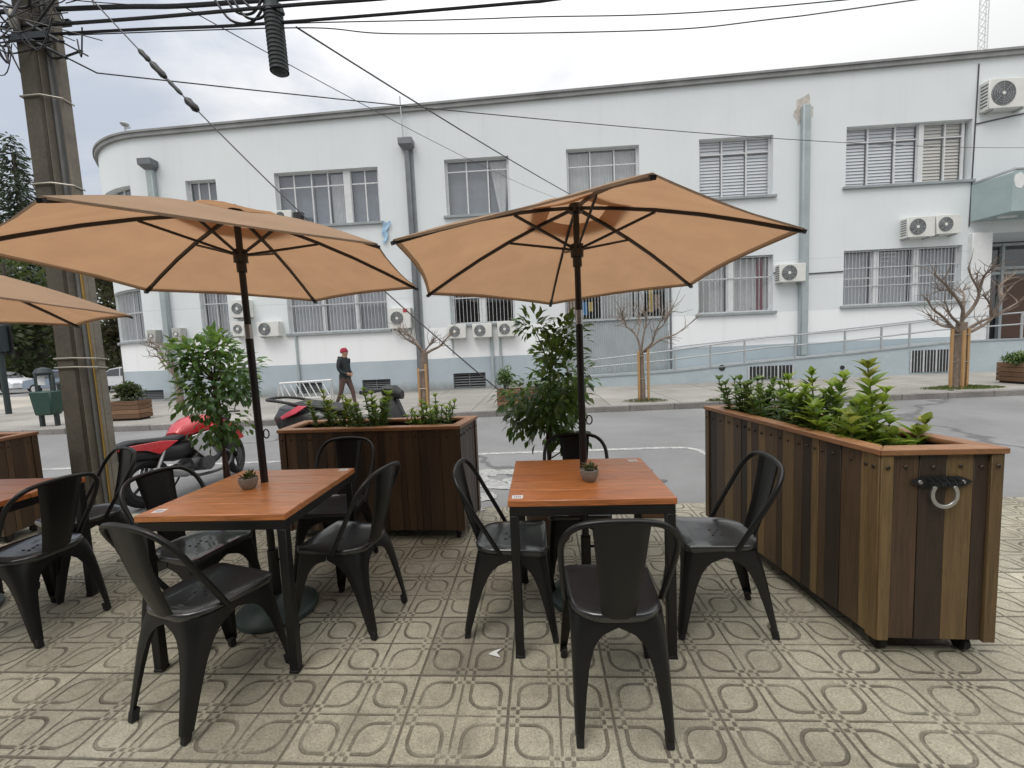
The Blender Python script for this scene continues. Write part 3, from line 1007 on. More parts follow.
# ------------------------------------------------------------------ umbrellas
def make_umbrella(cx, cy, za, h, R, phi, ta, tb, label, base_label, lean=(0, 0)):
    t = thing('patio_umbrella', label, 'umbrella', (cx, cy, 0), 0, 'beige patio umbrellas over the tables')
    A = Vector((lean[0], lean[1], za))
    Rm = Matrix.Rotation(ta, 3, 'X') @ Matrix.Rotation(tb, 3, 'Y')
    tips = [A + Rm @ Vector((R * cos(phi + k * pi / 3), R * sin(phi + k * pi / 3), -h)) for k in range(6)]
    foot = Vector((0, 0, .03))
    ax = (A - foot).normalized()
    mid = foot + ax * 1.52
    b = MB(); b.cyl(foot, mid, .019, n=16); b.build('lower_pole', M['upole'], t)
    b = MB(); b.cyl(mid + ax * .002, A + ax * .02, .0165, n=16); b.build('upper_pole', M['upole'], t)
    b = MB(); b.cyl(mid - ax * .025, mid + ax * .05, .0195, n=16); b.build('pole_collar', M['chrome'], t)
    hub = A - ax * .012
    b = MB(); b.cyl(hub - ax * .022, hub + ax * .02, .036, n=18); b.build('top_hub', M['upole'], t)
    run = A - ax * .225
    b = MB(); b.cyl(run - ax * .035, run + ax * .03, .034, n=18); b.cyl(run - ax * .085, run - ax * .034, .024, n=16); b.build('runner', M['upole'], t)
    # crank ring on the lower pole
    b = MB()
    cc = foot + ax * .98 + Vector((.038, 0, 0))
    b.tube([cc + Vector((.016 * cos(a), 0, .024 * sin(a))) for a in [2 * pi * k / 14 for k in range(14)]], .0035, 8, closed=True)
    b.cyl(cc - Vector((.03, 0, 0)), cc - Vector((.014, 0, 0)), .008)
    b.build('crank_ring', M['upole'], t)

    def fab(k, s, u, lift=0):
        a, c = tips[k], tips[(k + 1) % 6]
        e = a.lerp(c, u)
        inward = 1 - .034 * sin(pi * u) * s ** 1.5
        p = A + (e - A) * s * inward
        p = p + ax * (.030 * sin(pi * s) - .018 * sin(pi * u) * s * (1.1 - s) * 2 + lift)
        return p
    cv = MB()
    ns, nu = 10, 8
    s0 = .17
    for k in range(6):
        V, Fs = [], []
        for i in range(ns + 1):
            for j in range(nu + 1):
                sv_ = 1 - (1 - s0) * (.022 if i == ns - 1 else 1 - i / ns) if i < ns else 1.0
                pv_ = fab(k, sv_, j / nu, .004)
                V.append(pv_ + ax * (.006 * noise.noise(pv_ * 5.0 + Vector((cx * 7, 0, 0))) * sin(pi * j / nu)))
        for i in range(ns):
            for j in range(nu):
                a = i * (nu + 1) + j
                Fs.append((a, a + 1, a + nu + 2, a + nu + 1))
        # small turned hem
        o = len(V)
        for j in range(nu + 1):
            V.append(fab(k, 1.0, j / nu, -.005))
        for j in range(nu):
            a = ns * (nu + 1) + j
            Fs.append((a, a + 1, o + j + 1, o + j))
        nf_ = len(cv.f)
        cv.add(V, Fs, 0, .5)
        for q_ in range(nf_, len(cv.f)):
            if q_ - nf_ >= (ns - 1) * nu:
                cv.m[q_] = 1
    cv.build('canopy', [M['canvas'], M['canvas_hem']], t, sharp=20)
    vc = MB()
    for k in range(6):
        V, Fs = [], []
        for i in range(5):
            for j in range(7):
                s = .02 + .27 * i / 4
                u = j / 6
                wave = .006 * sin(pi * u * 2) * (i / 4) + .014 * sin(pi * u) * (i / 4)
                V.append(fab(k, s, u, .016 + wave))
        for i in range(4):
            for j in range(6):
                a = i * 7 + j
                Fs.append((a, a + 1, a + 8, a + 7))
        vc.add(V, Fs)
    vc.build('vent_cap', M['canvas'], t, sharp=25)
    for k in range(6):
        b = MB()
        pts = [fab(k, s, 0, -.010) for s in (.03, .2, .4, .6, .8, .985)]
        for i in range(5):
            b.beam(pts[i], pts[i + 1], .012, .016, ax)
        rib = b.build('rib', M['upole'], t)
        b = MB()
        d = (pts[-1] - pts[-2]).normalized()
        b.beam(pts[-1] - d * .05, pts[-1] + d * .022, .019, .014, ax)
        b.build('rib_tip', M['upole'], rib)
        b = MB()
        jn = fab(k, .40, 0, -.018)
        b.beam(run + (jn - run).normalized() * .03, jn, .009, .012, ax)
        b.build('strut', M['upole'], rib)
    b = MB(); b.lathe([(.012, 0), (.014, .006), (.010, .014), (.004, .018)], A + ax * .019, 14); b.build('finial', M['upole'], t)
    # weighted base
    s = thing('umbrella_base', base_label, 'umbrella base', (cx, cy, 0), 0, 'round umbrella bases')
    b = MB(); b.lathe([(.202, .001), (.210, .012), (.206, .028), (.188, .034), (.178, .048), (.14, .078), (.09, .098), (.05, .104)], n=40); b.build('weight', M['ubase'], s)
    b = MB(); b.tube([(0, 0, .088), (0, 0, .36)], .0275, 18); b.build('stem', M['upole'], s)
    b = MB(); b.cyl((.027, 0, .30), (.062, 0, .30), .006); b.lathe([(.016, 0), (.016, .012)], (.062, 0, .30), 12, Matrix.Rotation(pi / 2, 3, 'Y')); b.build('clamp_knob', M['upole'], s)
    return t


make_umbrella(.221, 2.272, 2.136, .324, .976, -.398, -.083, -.01, 'beige patio umbrella over the right table', 'round umbrella base under the right table')
make_umbrella(-1.520, 2.165, 2.183, .311, .97, .643, -.043, .021, 'beige patio umbrella over the middle table', 'round green grey umbrella base under the middle table', (-.02, -.01))
make_umbrella(-3.46, 2.10, 2.085, .31, .97, .60, -.043, .021, 'beige patio umbrella cut by the left edge of the photo', 'round umbrella base under the leftmost table')


# ------------------------------------------------------------------ planters
def planter(name, label, corners, z0, z1, mat, seed, bolts=True, hanger=False, casters=True, trim_r=.8):
    r_ = random.Random(seed)
    cx = sum(c[0] for c in corners) / 4; cy = sum(c[1] for c in corners) / 4
    C4 = [Vector((c[0] - cx, c[1] - cy, 0)) for c in corners]
    t = thing(name, label, 'planter', (cx, cy, 0), 0, 'wooden planters on the near pavement')
    pl = MB()
    for e in range(4):
        a, c = C4[e], C4[(e + 1) % 4]
        d = (c - a); L = d.length; d.normalize()
        nrm = Vector((d.y, -d.x, 0))
        # corner trims
        tw = .045
        x = tw
        cuts = [tw]
        while x < L - tw - .05:
            x += r_.choice((.045, .062, .085, .105))
            if x > L - tw - .03:
                break
            cuts.append(x)
        cuts.append(L - tw)
        last = -1
        for i in range(len(cuts) - 1):
            p, q = a + d * (cuts[i] + .0008), a + d * (cuts[i + 1] - .0008)
            off = r_.uniform(-.0015, .002)
            tone = r_.random()
            while abs(tone - last) < .2:
                tone = r_.random()
            last = tone
            th = .018
            i0, i1 = p - nrm * th, q - nrm * th
            o0, o1 = p + nrm * off, q + nrm * off
            pl.hexa([i0 + Vector((0, 0, z0)), o0 + Vector((0, 0, z0)), o1 + Vector((0, 0, z0)), i1 + Vector((0, 0, z0)),
                     i0 + Vector((0, 0, z1)), o0 + Vector((0, 0, z1)), o1 + Vector((0, 0, z1)), i1 + Vector((0, 0, z1))], 0, tone)
            if bolts:
                m_ = (p + q) / 2 + nrm * (off + .001) + Vector((0, 0, z1 - .052 + r_.uniform(-.004, .004)))
                R = nrm.to_track_quat('Z', 'Y').to_matrix()
                pl.lathe([(.009, 0), (.008, .004), (.004, .006)], m_, 10, R, 1)
        for (s, ee) in ((0, tw), (L - tw, L)):
            p, q = a + d * (s + .001), a + d * (ee - .001)
            if s == 0:
                p = p - d * .004
            else:
                q = q + d * .004
            i0, i1, o0, o1 = p - nrm * .018, q - nrm * .018, p + nrm * .010, q + nrm * .010
            pl.hexa([i0 + Vector((0, 0, z0 - .004)), o0 + Vector((0, 0, z0 - .004)), o1 + Vector((0, 0, z0 - .004)), i1 + Vector((0, 0, z0 - .004)),
                     i0 + Vector((0, 0, z1)), o0 + Vector((0, 0, z1)), o1 + Vector((0, 0, z1)), i1 + Vector((0, 0, z1))], 0, min(1, max(0, trim_r + r_.uniform(-.12, .12))))
            if bolts:
                m_ = (p + q) / 2 + nrm * .011 + Vector((0, 0, z1 - .05))
                pl.lathe([(.010, 0), (.009, .004), (.004, .006)], m_, 10, nrm.to_track_quat('Z', 'Y').to_matrix(), 1)
    pl.build('plank_walls', [mat, M['bolt']], t, bevel=.0015)
    ctr = sum(C4, Vector()) / 4

    def inset(dist):
        res = []
        for i in range(4):
            p0, p1, p2 = C4[i - 1], C4[i], C4[(i + 1) % 4]
            d1 = (p1 - p0).normalized(); d2 = (p2 - p1).normalized()
            n1, n2 = Vector((-d1.y, d1.x, 0)), Vector((-d2.y, d2.x, 0))
            k = dist / (1 + n1.dot(n2))
            res.append(p1 + (n1 + n2) * k)
        return res
    O, I = inset(-.016), inset(.062)
    for i in range(4):
        b = MB()
        j = (i + 1) % 4
        g_ = (O[j] - O[i]).normalized() * .0008
        b.prism([O[i] + g_ + Vector((0, 0, z1 + .001)), O[j] - g_ + Vector((0, 0, z1 + .001)), I[j] - g_ + Vector((0, 0, z1 + .001)), I[i] + g_ + Vector((0, 0, z1 + .001))], (0, 0, .026), 0, r_.random())
        b.build('rim_board', M['rim'], t, bevel=.003)
    S_ = inset(.02)
    b = MB(); b.prism([p + Vector((0, 0, z1 - .10)) for p in S_], (0, 0, .055)); b.build('soil', M['soil'], t)
    Bt = inset(.025)
    b = MB(); b.prism([p + Vector((0, 0, z0 + .003)) for p in Bt], (0, 0, .02)); b.build('bottom_board', M['dwood'], t)
    if casters:
        for p in inset(.06):
            b = MB(); b.box((p.x, p.y, z0 - .008), (.05, .05, .014)); b.box((p.x - .016, p.y, z0 - .035), (.004, .03, .045)); b.box((p.x + .016, p.y, z0 - .035), (.004, .03, .045))
            cs = b.build('caster', M['bolt'], t)
            b = MB(); b.cyl((p.x - .0125, p.y, .0365), (p.x + .0125, p.y, .0365), .036, n=20)
            b.build('wheel', M['rubber'], cs)
    if hanger:
        a, c = C4[0], C4[1]
        d = (c - a).normalized(); nrm = Vector((d.y, -d.x, 0)); L = (c - a).length
        R = Matrix((d, nrm, Vector((0, 0, 1)))).transposed()
        zc = z1 - .115
        at = lambda u, v, o=0: a + d * u + nrm * (.004 + o) + Vector((0, 0, zc + v))
        b = MB()
        u0, u1 = L * .24, L * .76
        out = [at(u0, .0), at(u0 + .02, .012), at(u0 + .05, .024), at(u1 - .05, .024), at(u1 - .02, .012), at(u1, 0), at(u1 - .02, -.010), at(u1 - .05, -.022), at(u0 + .05, -.022), at(u0 + .02, -.010)]
        b.prism(list(reversed(out)), nrm * .006)
        for k in range(5):
            u = u0 + .068 + k * .027
            b.tube([at(u, .012, .006), at(u + .004, .012, .022), at(u + .008, -.006, .030), at(u + .012, -.012, .022), at(u + .014, .002, .018)], .0035, 8)
        hb = b.build('hook_bar', M['iron'], t)
        b = MB()
        for u in (u0 + .038, u1 - .038):
            b.lathe([(.009, 0), (.007, .004), (.002, .006)], at(u, 0, .006), 12, nrm.to_track_quat('Z', 'Y').to_matrix())
        b.build('screw_head', M['chrome'], hb)
        # horseshoe hanging from the hooks
        um = (u0 + u1) / 2
        b = MB()
        rings = []
        for k in range(25):
            al = radians(-222 + 264 * k / 24)
            wx, wz = .047, .052
            cpt = at(um + wx * cos(al), -.048 + wz * sin(al), .022)
            rad = (d * cos(al) + Vector((0, 0, 1)) * sin(al)).normalized()
            rings.append([cpt + rad * q * .0075 + nrm * s * .0035 for q, s in ((-1, -1), (1, -1), (1, 1), (-1, 1))])
        b.loft(rings)
        b.build('horseshoe', M['chrome'], t, bevel=.001)
    return t


planter('planter_box', 'long planter of striped light and dark planks with a horseshoe hook on its end', [(1.425, 1.835), (1.885, 1.82), (1.70, 3.19), (1.24, 3.21)], .08, .895, M['pwood'], 11, hanger=True, trim_r=.85)
planter('planter_box', 'dark brown plank planter on casters behind the middle table', [(-2.0, 3.05), (-.605, 3.0), (-.545, 3.42), (-2.03, 3.47)], .08, .845, M['dwood'], 5, trim_r=.6)
planter('planter_box', 'dark brown planter cut by the left edge beside the utility pole', [(-5.7, 3.04), (-4.36, 3.02), (-4.42, 3.36), (-5.7, 3.42)], .08, .845, M['dwood'], 9, trim_r=.5)


# ------------------------------------------------------------------ shrubs, potted trees
def rand_dir(r_, up=0.):
    while True:
        v = Vector((r_.uniform(-1, 1), r_.uniform(-1, 1), r_.uniform(-1, 1)))
        if .05 < v.length < 1:
            v.normalize(); v.z += up
            return v.normalized()


def whorl_shrub(x, y, z, label, stems, seed, mats, Lf=.07, Wf=.022, hr=(.12, .2), spread=.08, cat='shrub', top_bright=True, tall=None, group=None, density=6):
    """a clump of upright stems, leaves in whorls, fresh bright tips"""
    r_ = random.Random(seed)
    t = thing('shrub', label, cat, (x, y, z), r_.uniform(0, 6), group)
    lf = MB(); tip = MB()
    for k in range(stems):
        a = r_.uniform(0, 2 * pi); q = spread * sqrt(r_.random())
        p0 = Vector((q * cos(a), q * sin(a), -.01))
        H = r_.uniform(*hr)
        if tall and k == 0:
            H = tall; p0 = Vector((0, 0, -.01))
        ln = Vector((cos(a) * .35 * q / spread + r_.uniform(-.12, .12), sin(a) * .35 * q / spread + r_.uniform(-.12, .12), 1)).normalized()
        p1 = p0 + ln * H
        pts = [p0, p0.lerp(p1, .5) + Vector((r_.uniform(-.01, .01), r_.uniform(-.01, .01), 0)), p1]
        st = MB(); st.tube(spline(pts, 3), [.004] * 7, 6); st.build('stem', M['gstem'], t)
        nwh = max(3, int(H / .042))
        for i in range(nwh):
            f = .15 + .85 * i / (nwh - 1)
            c = p0.lerp(p1, f)
            nl = density
            for j in range(nl):
                a2 = 2 * pi * j / nl + i * 1.1 + r_.uniform(-.3, .3)
                el = r_.uniform(.2, 1.4) + .6 * max(0, f - .75) * 3
                d = Vector((cos(a2), sin(a2), el))
                L = Lf * 1.3 * r_.uniform(.45, 1.2) * (1.0 if f < .8 else .75)
                (tip if (f > .85 and top_bright) else lf).leaf(c, d, Vector((0, 0, 1)), L, Wf * 1.3 * r_.uniform(.8, 1.25), 0, min(1, max(0, r_.gauss(.45 + .2 * f, .22))))
    lf.build('leaves', mats[0], t)
    if tip.v:
        tip.build('new_leaves', mats[1], t)
    return t


SG = 'shrubs growing in the long striped planter'
zs_ = .83


def onP(px, py, z):
    return atZ(px, py, z)


for i, (f, lab, stems, hr, mats, tall, Lf) in enumerate([
        (.93, 'dark green shrub with pale speckled leaves at the far end of the long planter', 12, (.20, .33), (M['shrub_d'], M['shrub_d']), None, .060),
        (.72, 'fine leaved dark shrub second from the far end of the long planter', 12, (.20, .32), (M['shrub_d'], M['shrub_d']), None, .060),
        (.50, 'bright green shrub with fresh tips in the middle of the long planter', 11, (.18, .36), (M['shrub_d'], M['shrub_l']), None, .072),
        (.34, 'broad leaved green shrub beside the tall shoot in the long planter', 10, (.14, .30), (M['shrub_l'], M['shrub_l']), None, .080),
        (.21, 'tall yellow green shoot at the near end of the long planter', 8, (.08, .17), (M['shrub_l'], M['shrub_y']), .42, .085)]):
    x = 1.655 - .185 * f + (.0 if f > .2 else -.02); y = 1.83 + 1.37 * f
    whorl_shrub(x, y, zs_, lab, stems, 20 + i, mats, Lf, Lf * .36, hr, .15, tall=tall, group=SG)
for i, (px, lab, mats, hr, stems, Lf, tall) in enumerate([
        (330, 'small yellow green shrub at the left end of the dark planter', (M['shrub_d'], M['shrub_y']), (.17, .30), 9, .055, .34),
        (352, 'yellow tipped shoot between two shrubs in the dark planter', (M['shrub_y'], M['shrub_y']), (.15, .28), 5, .05, .30),
        (376, 'bushy green shrub behind the middle table in the dark planter', (M['shrub_d'], M['shrub_l']), (.2, .33), 13, .06, .36),
        (437, 'dark needle leaved shrub at the right end of the dark planter', (M['shrub_d'], M['shrub_l']), (.16, .27), 12, .05, .28)]):
    p = atY(px, 424, 3.22)
    whorl_shrub(p.x, 3.22, .79, lab, stems, 40 + i, mats, Lf, Lf * .36, hr, .11, tall=tall, group='shrubs growing in the dark planter')
p = atY(424, 424, 3.25)
whorl_shrub(p.x, 3.24, .79, 'low bright green tuft near the right end of the dark planter', 16, 47, (M['shrub_l'], M['shrub_l']), .045, .015, (.12, .19), .10, group='shrubs growing in the dark planter')


def potted_tree(x, y, label, seed, z_lo, z_hi, rx, n, trunk_top, lean=(0, 0), pot_r=.19, pot_h=.30, shape=None):
    r_ = random.Random(seed)
    t = thing('potted_tree', label, 'potted tree', (x, y, 0), 0, 'potted ficus trees')
    b = MB(); b.lathe([(pot_r * .78, .001), (pot_r * .9, pot_h * .4), (pot_r, pot_h * .93), (pot_r * 1.05, pot_h * .94), (pot_r * 1.05, pot_h), (pot_r * .95, pot_h), (pot_r * .93, pot_h - .03)], n=28)
    b.build('pot', M['pot_b'], t)
    b = MB(); b.lathe([(pot_r * .92, pot_h - .04), (pot_r * .4, pot_h - .02), (.01, pot_h - .015)], n=20); b.build('soil', M['soil'], t)
    tr = MB()
    for k in range(2):
        pts = []
        for i in range(7):
            f = i / 6
            a = f * 5 + k * pi
            pts.append(Vector((lean[0] * f + .012 * cos(a), lean[1] * f + .012 * sin(a), pot_h - .03 + (trunk_top - pot_h) * f)))
        tr.tube(spline(pts, 3), [.016 - .006 * i / 18 for i in range(19)], 8)
    cz = (z_lo + z_hi) / 2; hz = (z_hi - z_lo) / 2
    top = Vector((lean[0], lean[1], trunk_top))
    lf = MB()
    clumps = []
    for k in range(22):
        for _ in range(50):
            v = Vector((r_.uniform(-1, 1), r_.uniform(-1, 1), r_.uniform(-1, 1)))
            if v.length < 1:
                break
        wz = 1.0 - .35 * max(0, v.z)
        c = Vector((lean[0] + v.x * rx * wz, lean[1] + v.y * rx * wz, cz + v.z * hz))
        clumps.append(c)
        base = top if c.z > trunk_top else Vector((lean[0] * .8, lean[1] * .8, max(z_lo - .1, c.z - .15)))
        tr.tube(spline([base, base.lerp(c, .5) + rand_dir(r_) * .03, c], 3), [.006 - .0005 * i for i in range(7)], 5)
    per = n // len(clumps)
    for c in clumps:
        rc = r_.uniform(.10, .19)
        tone = r_.gauss(.45, .18)
        for q in range(per):
            d = rand_dir(r_)
            p = c + d * rc * r_.random() ** .5
            o = (p - Vector((lean[0], lean[1], cz)))
            dr = (d * .6 + o.normalized() * .5 + Vector((0, 0, -.35)) + rand_dir(r_) * .4)
            up = (Vector((0, 0, 1)) + rand_dir(r_) * .5).normalized()
            lf.leaf(p, dr, up, r_.uniform(.055, .085), r_.uniform(.030, .044), 0, min(1, max(0, tone + r_.gauss(0, .2))), .12)
    tr.build('trunk', M['stem'], t)
    lf.build('crown', M['ficus'], t)
    return t


potted_tree(-2.60, 3.24, 'potted ficus tree beside the red motorcycle', 3, .84, 1.60, .29, 1500, 1.25, (-.03, 0), shape=None)
potted_tree(.035, 3.05, 'potted ficus tree behind the right table', 6, .66, 1.70, .32, 1750, 1.25, (.04, 0))

# ------------------------------------------------------------------ the cafe front behind the camera
t = thing('cafe_building', 'cafe front standing behind the camera on the near pavement', 'building', (0, -2.6, 0))
b = MB(); b.box2((-14, -8, -.1), (14, 0, 5.2)); b.build('wall', M['oldwall'], t, bevel=.02)
for x in (-10, -5.5, -1, 3.5, 8):
    b = MB(); b.box2((x, .002, .5), (x + 3.2, .05, 2.9)); f_ = b.build('window_frame', M['mblack'], t)
    b = MB(); b.box2((x + .1, .052, .6), (x + 3.1, .06, 2.8)); b.build('pane', M['glass_d'], f_)
b = MB(); b.box2((-14, .002, 3.3), (14, .7, 3.42)); b.build('canopy', M['mblack'], t)

# ------------------------------------------------------------------ utility pole
PX, PY = -4.205, 3.58
t = thing('utility_pole', 'concrete utility pole with conduits strapped to it and a tangle of cables on top', 'utility pole', (PX, PY, 0))
b = MB()
b.loft([[(-.135, -.115, -.15), (.135, -.115, -.15), (.135, .115, -.15), (-.135, .115, -.15)], [(-.10, -.09, 8.2), (.10, -.09, 8.2), (.10, .09, 8.2), (-.10, .09, 8.2)]])
b.build('shaft', M['concrete_d'], t, bevel=.018)
b = MB()
b.loft([[(.137, -.085, -.1), (.150, -.085, -.1), (.150, .10, -.1), (.137, .10, -.1)], [(.103, -.07, 8), (.112, -.07, 8), (.112, .08, 8), (.103, .08, 8)]])
b.build('lit_shaft_face', M['concrete'], t)  # thin paler slab puts the lit side of the shaft into colour
b = MB(); b.tube([(.185, .0, 0), (.150, .0, 6.5)], .028, 10); b.build('conduit', M['conduit'], t)
b = MB(); b.tube([(.245, .0, 0), (.240, .01, 1.0), (.225, .0, 2.4), (.215, .02, 2.6)], .022, 10); b.build('conduit', M['yellow'], t)
b = MB(); b.tube([(.218, .055, 0), (.19, .05, 6.5)], .016, 8); b.build('conduit', M['mblack'], t)
b = MB(); b.loft([[(.285, -.03, -.05), (.345, -.03, -.05), (.345, .05, -.05), (.285, .05, -.05)], [(.245, -.03, 6.5), (.295, -.03, 6.5), (.295, .05, 6.5), (.245, .05, 6.5)]])
b.build('channel_post', M['concrete'], t, bevel=.006)
for z in (1.42, 1.50, 2.62, 3.00, 3.72):
    f = z / 8.2
    b = MB()
    x0, x1, yf = -.139 + .035 * f, .345 - .05 * f, -.128 + .025 * f
    b.tube([(x0, .12, z - .02), (x0, yf, z), (.14, yf, z), (x1 + .005, -.045, z - .01), (x1 + .005, .06, z - .02)], .008, 6)
    b.build('strap', M['strap'], t)
for (z, yy) in ((4.18, -.12), (4.42, .12)):
    b = MB(); b.box((.10, yy, z), (.46, .03, .05)); b.build('bracket', M['iron'], t)
_e = atY(97, 73, 3.5) - Vector((PX, PY, 0)); _e = Vector((_e.x / .7, _e.y / .85, _e.z))
_e2 = atY(88, 56, 3.5) - Vector((PX, PY, 0)); _e2 = Vector((_e2.x / .7, _e2.y / .85, _e2.z))
for p_a, p_b in (((.10, -.12, 4.16), _e), ((.10, -.12, 4.28), _e2)):
    b = MB(); p_a = Vector(p_a); b.tube([p_a, p_a.lerp(p_b, .55)], .016, 8); b.tube([p_a.lerp(p_b, .55), p_b], .007, 6); b.build('dead_end_clamp', M['iron'], t)
b = MB(); b.lathe([(.03, 0), (.045, .04), (.04, .12), (.02, .17)], (-.02, -.15, 4.22), 12); b.build('insulator', M['strap'], t)

t.scale = (.70, .85, 1)
# cable tangle on the pole head
r_ = random.Random(3)
b = MB()
for k in range(110):
    a = Vector((PX - .05 + r_.uniform(-.5, .45), PY - .15 + r_.uniform(-.15, .2), r_.uniform(4.12, 4.95)))
    c = a + Vector((r_.uniform(-.6, .6), r_.uniform(-.12, .12), r_.uniform(-.25, .25)))
    m1 = (a + c) / 2 + Vector((r_.uniform(-.15, .15), r_.uniform(-.12, .05), r_.uniform(-.25, .12)))
    b.tube(spline([a, m1, c], 6), r_.choice((.004, .006, .009)), 5)
tag(b.build('cable_tangle', M['cable']), 'tangle of black cables looped round the head of the utility pole', 'cables')


def wire(name, label, pts, rad, mat='cable', cat='cable', n=6, sag=0., group='overhead cables', k=10):
    P = spline(pts, k) if len(pts) > 2 else [Vector(pts[0]).lerp(Vector(pts[1]), i / 24) for i in range(25)]
    if sag:
        N = len(P) - 1
        P = [p - Vector((0, 0, sag * 4 * (i / N) * (1 - i / N))) for i, p in enumerate(P)]
    b = MB(); b.tube(P, rad, n)
    return tag(b.build(name, M[mat]), label, cat, group)


y_ = 3.58
wire('overhead_cable', 'thick black cable leaving the pole highest in the photo', [(-9, y_, 4.7), (-3.9, y_, 4.45), (-2.23, y_, 4.36), (3, y_, 4.3), (12, y_, 4.7)], .019)
wire('overhead_cable', 'second thick cable from the pole, passing the hanging splice case', [(-9, y_ - .08, 4.45), (-3.9, y_ - .08, 4.27), (-1.96, y_ - .08, 4.235), (-.42, y_ - .08, 4.215), (3, y_ - .08, 4.3), (12, y_ - .08, 4.6)], .014)
wire('overhead_cable', 'lowest thick cable from the pole, under the splice case', [(-9, y_ - .02, 4.4), (-3.9, y_ - .02, 4.24), (-2.25, y_ - .02, 4.165), (-.11, y_ - .02, 4.13), (.39, y_ - .02, 4.135), (3, y_ - .02, 4.22), (12, y_ - .02, 4.5)], .012)
wire('overhead_cable', 'thin wire just below the thick cables across the sky', [(-3.9, y_, 4.25), (-1.95, y_, 4.16), (-.11, y_, 4.04), (2.4, y_, 3.94), (9, y_, 4.1)], .0045, 'cable_g')
wire('overhead_cable', 'thinnest sagging wire above the parapet across the sky', [(-3.9, y_, 4.24), (-1.87, y_, 4.12), (-1.03, y_, 4.0), (.97, y_, 3.85), (1.87, y_, 3.85), (3.05, y_, 3.9), (9, y_, 4.2)], .0045, 'cable_g')
pw = atW(1150, 141)
wire('service_wire', 'long wire from the pole along the upper wall to the right', [atY(97, 73, 3.5), pw], .0055, 'cable_g', sag=.38)
wire('service_wire', 'thin wire from the cables down to the upstairs window left of the right umbrella', [atY(186, 8, y_), atW(556, 198)], .0045, 'cable_g', sag=.12)
wire('service_wire', 'dark wire slanting from the splice case down behind the right umbrella', [atY(296, 27, y_), atW(662, 238)], .0075, 'cable_g', sag=.18)
wire('service_wire', 'short wire on the left of the pole running down out of the photo', [atY(2, 36, y_), atY(34, 98, y_)], .006, 'cable_g')
# guy wire with its insulators and anchor block
ga, gb = Vector((PX, PY - .1, 5.22)), Vector((.86, 3.40, .06))
gt = thing('guy_wire', 'steel guy wire with dark insulators slanting from the pole to the pavement', 'guy wire', ga)
N = 40
gp = [ga.lerp(gb, i / N) - Vector((0, 0, .28 * 4 * (i / N) * (1 - i / N))) for i in range(N + 1)]
b = MB(); b.tube([p - ga for p in gp], .006, 6); b.build('strand', M['cable_g'], gt)


def gpt(f):
    i = f * N; k = int(i)
    return gp[k].lerp(gp[min(N, k + 1)], i - k) - ga


for (f0, f1, rr) in ((.205, .221, .022), (.223, .245, .028), (.248, .270, .017), (.277, .294, .032)):
    p0, p1 = gpt(f0), gpt(f1)
    b = MB()
    b.tube([p0, p0.lerp(p1, .2), p0.lerp(p1, .5), p0.lerp(p1, .8), p1], [rr * .6, rr, rr * .85, rr, rr * .6], 10)
    b.build('insulator', M['mblack'], gt)
b = MB(); b.box((0, 0, .035), (.20, .13, .07), r=.8)
o = b.build('anchor_block', M['oldwood'], loc=(.88, 3.42, 0), bevel=.006)
tag(o, 'small brown wooden block on the pavement under the right table', 'block')

# splice case hanging from the cables
pc = atY(272, 2, 3.56); pb = atY(280, 75, 3.56)
t = thing('splice_case', 'dark green ribbed splice case hanging from the cables', 'splice case', pc)
ax = (pb - pc); L = ax.length; axn = ax.normalized()
b = MB()
prof = [(.05, -.10), (.052, .05), (.072, .06), (.074, .10)]
z = .10
while z < L - .05:
    prof += [(.066, z), (.066, z + .012), (.073, z + .016), (.073, z + .026)]
    z += .032
prof += [(.068, L - .04), (.055, L - .012), (.03, L)]
b.lathe(prof, (0, 0, 0), 24, axn.to_track_quat('Z', 'Y').to_matrix())
b.build('case', M['splice'], t)
b = MB(); b.cyl(axn * .03 + Vector((.06, 0, .0)), axn * .10 + Vector((.075, 0, 0)), .022, n=10); b.build('side_port', M['splice'], t)
b = MB()
for k, (xa, xb, dz) in enumerate(((-.50, -.02, .20), (-.40, -.06, .13), (-.33, .03, .16), (-.25, .02, .08))):
    p0 = Vector((xa, -.02, .10 - .02 * k)); p1 = Vector((xb, -.01, .04))
    b.tube(spline([p0, p0.lerp(p1, .3) - Vector((0, 0, dz)), p0.lerp(p1, .7) - Vector((0, 0, dz)), p1], 6), .010, 7)
b.build('cable_loop', M['cable'], t)


# ------------------------------------------------------------------ the office building across the street
RC, SX0 = 4.0, -13.8
BLD = thing('office_building', 'long two storey white office building with a rounded corner and grey base', 'building', (0, 15, 0), atan(WB))


def S(s, d, z):
    if s >= SX0:
        return Vector((s, d, z))
    a = (SX0 - s) / RC
    if a < pi / 2:
        return Vector((SX0 - (RC - d) * sin(a), RC - (RC - d) * cos(a), z))
    return Vector((SX0 - RC + d, RC + (SX0 - RC * pi / 2 - s), z))


def ssub(s0, s1):
    n = 1
    if s0 < SX0 and s0 > SX0 - RC * pi / 2 - .01:
        n = max(1, int(math.ceil((min(s1, SX0) - s0) / .25)))
    return [s0 + (s1 - s0) * i / n for i in range(n + 1)]


def wbox(b, s0, s1, z0, z1, d0, d1, mi=0, r=.5):
    ss = ssub(s0, s1)
    for i in range(len(ss) - 1):
        a, c = ss[i], ss[i + 1]
        b.hexa([S(a, d0, z0), S(c, d0, z0), S(c, d1, z0), S(a, d1, z0), S(a, d0, z1), S(c, d0, z1), S(c, d1, z1), S(a, d1, z1)], mi, r)


def ztop(s):
    return 9.94 + .0216 * s


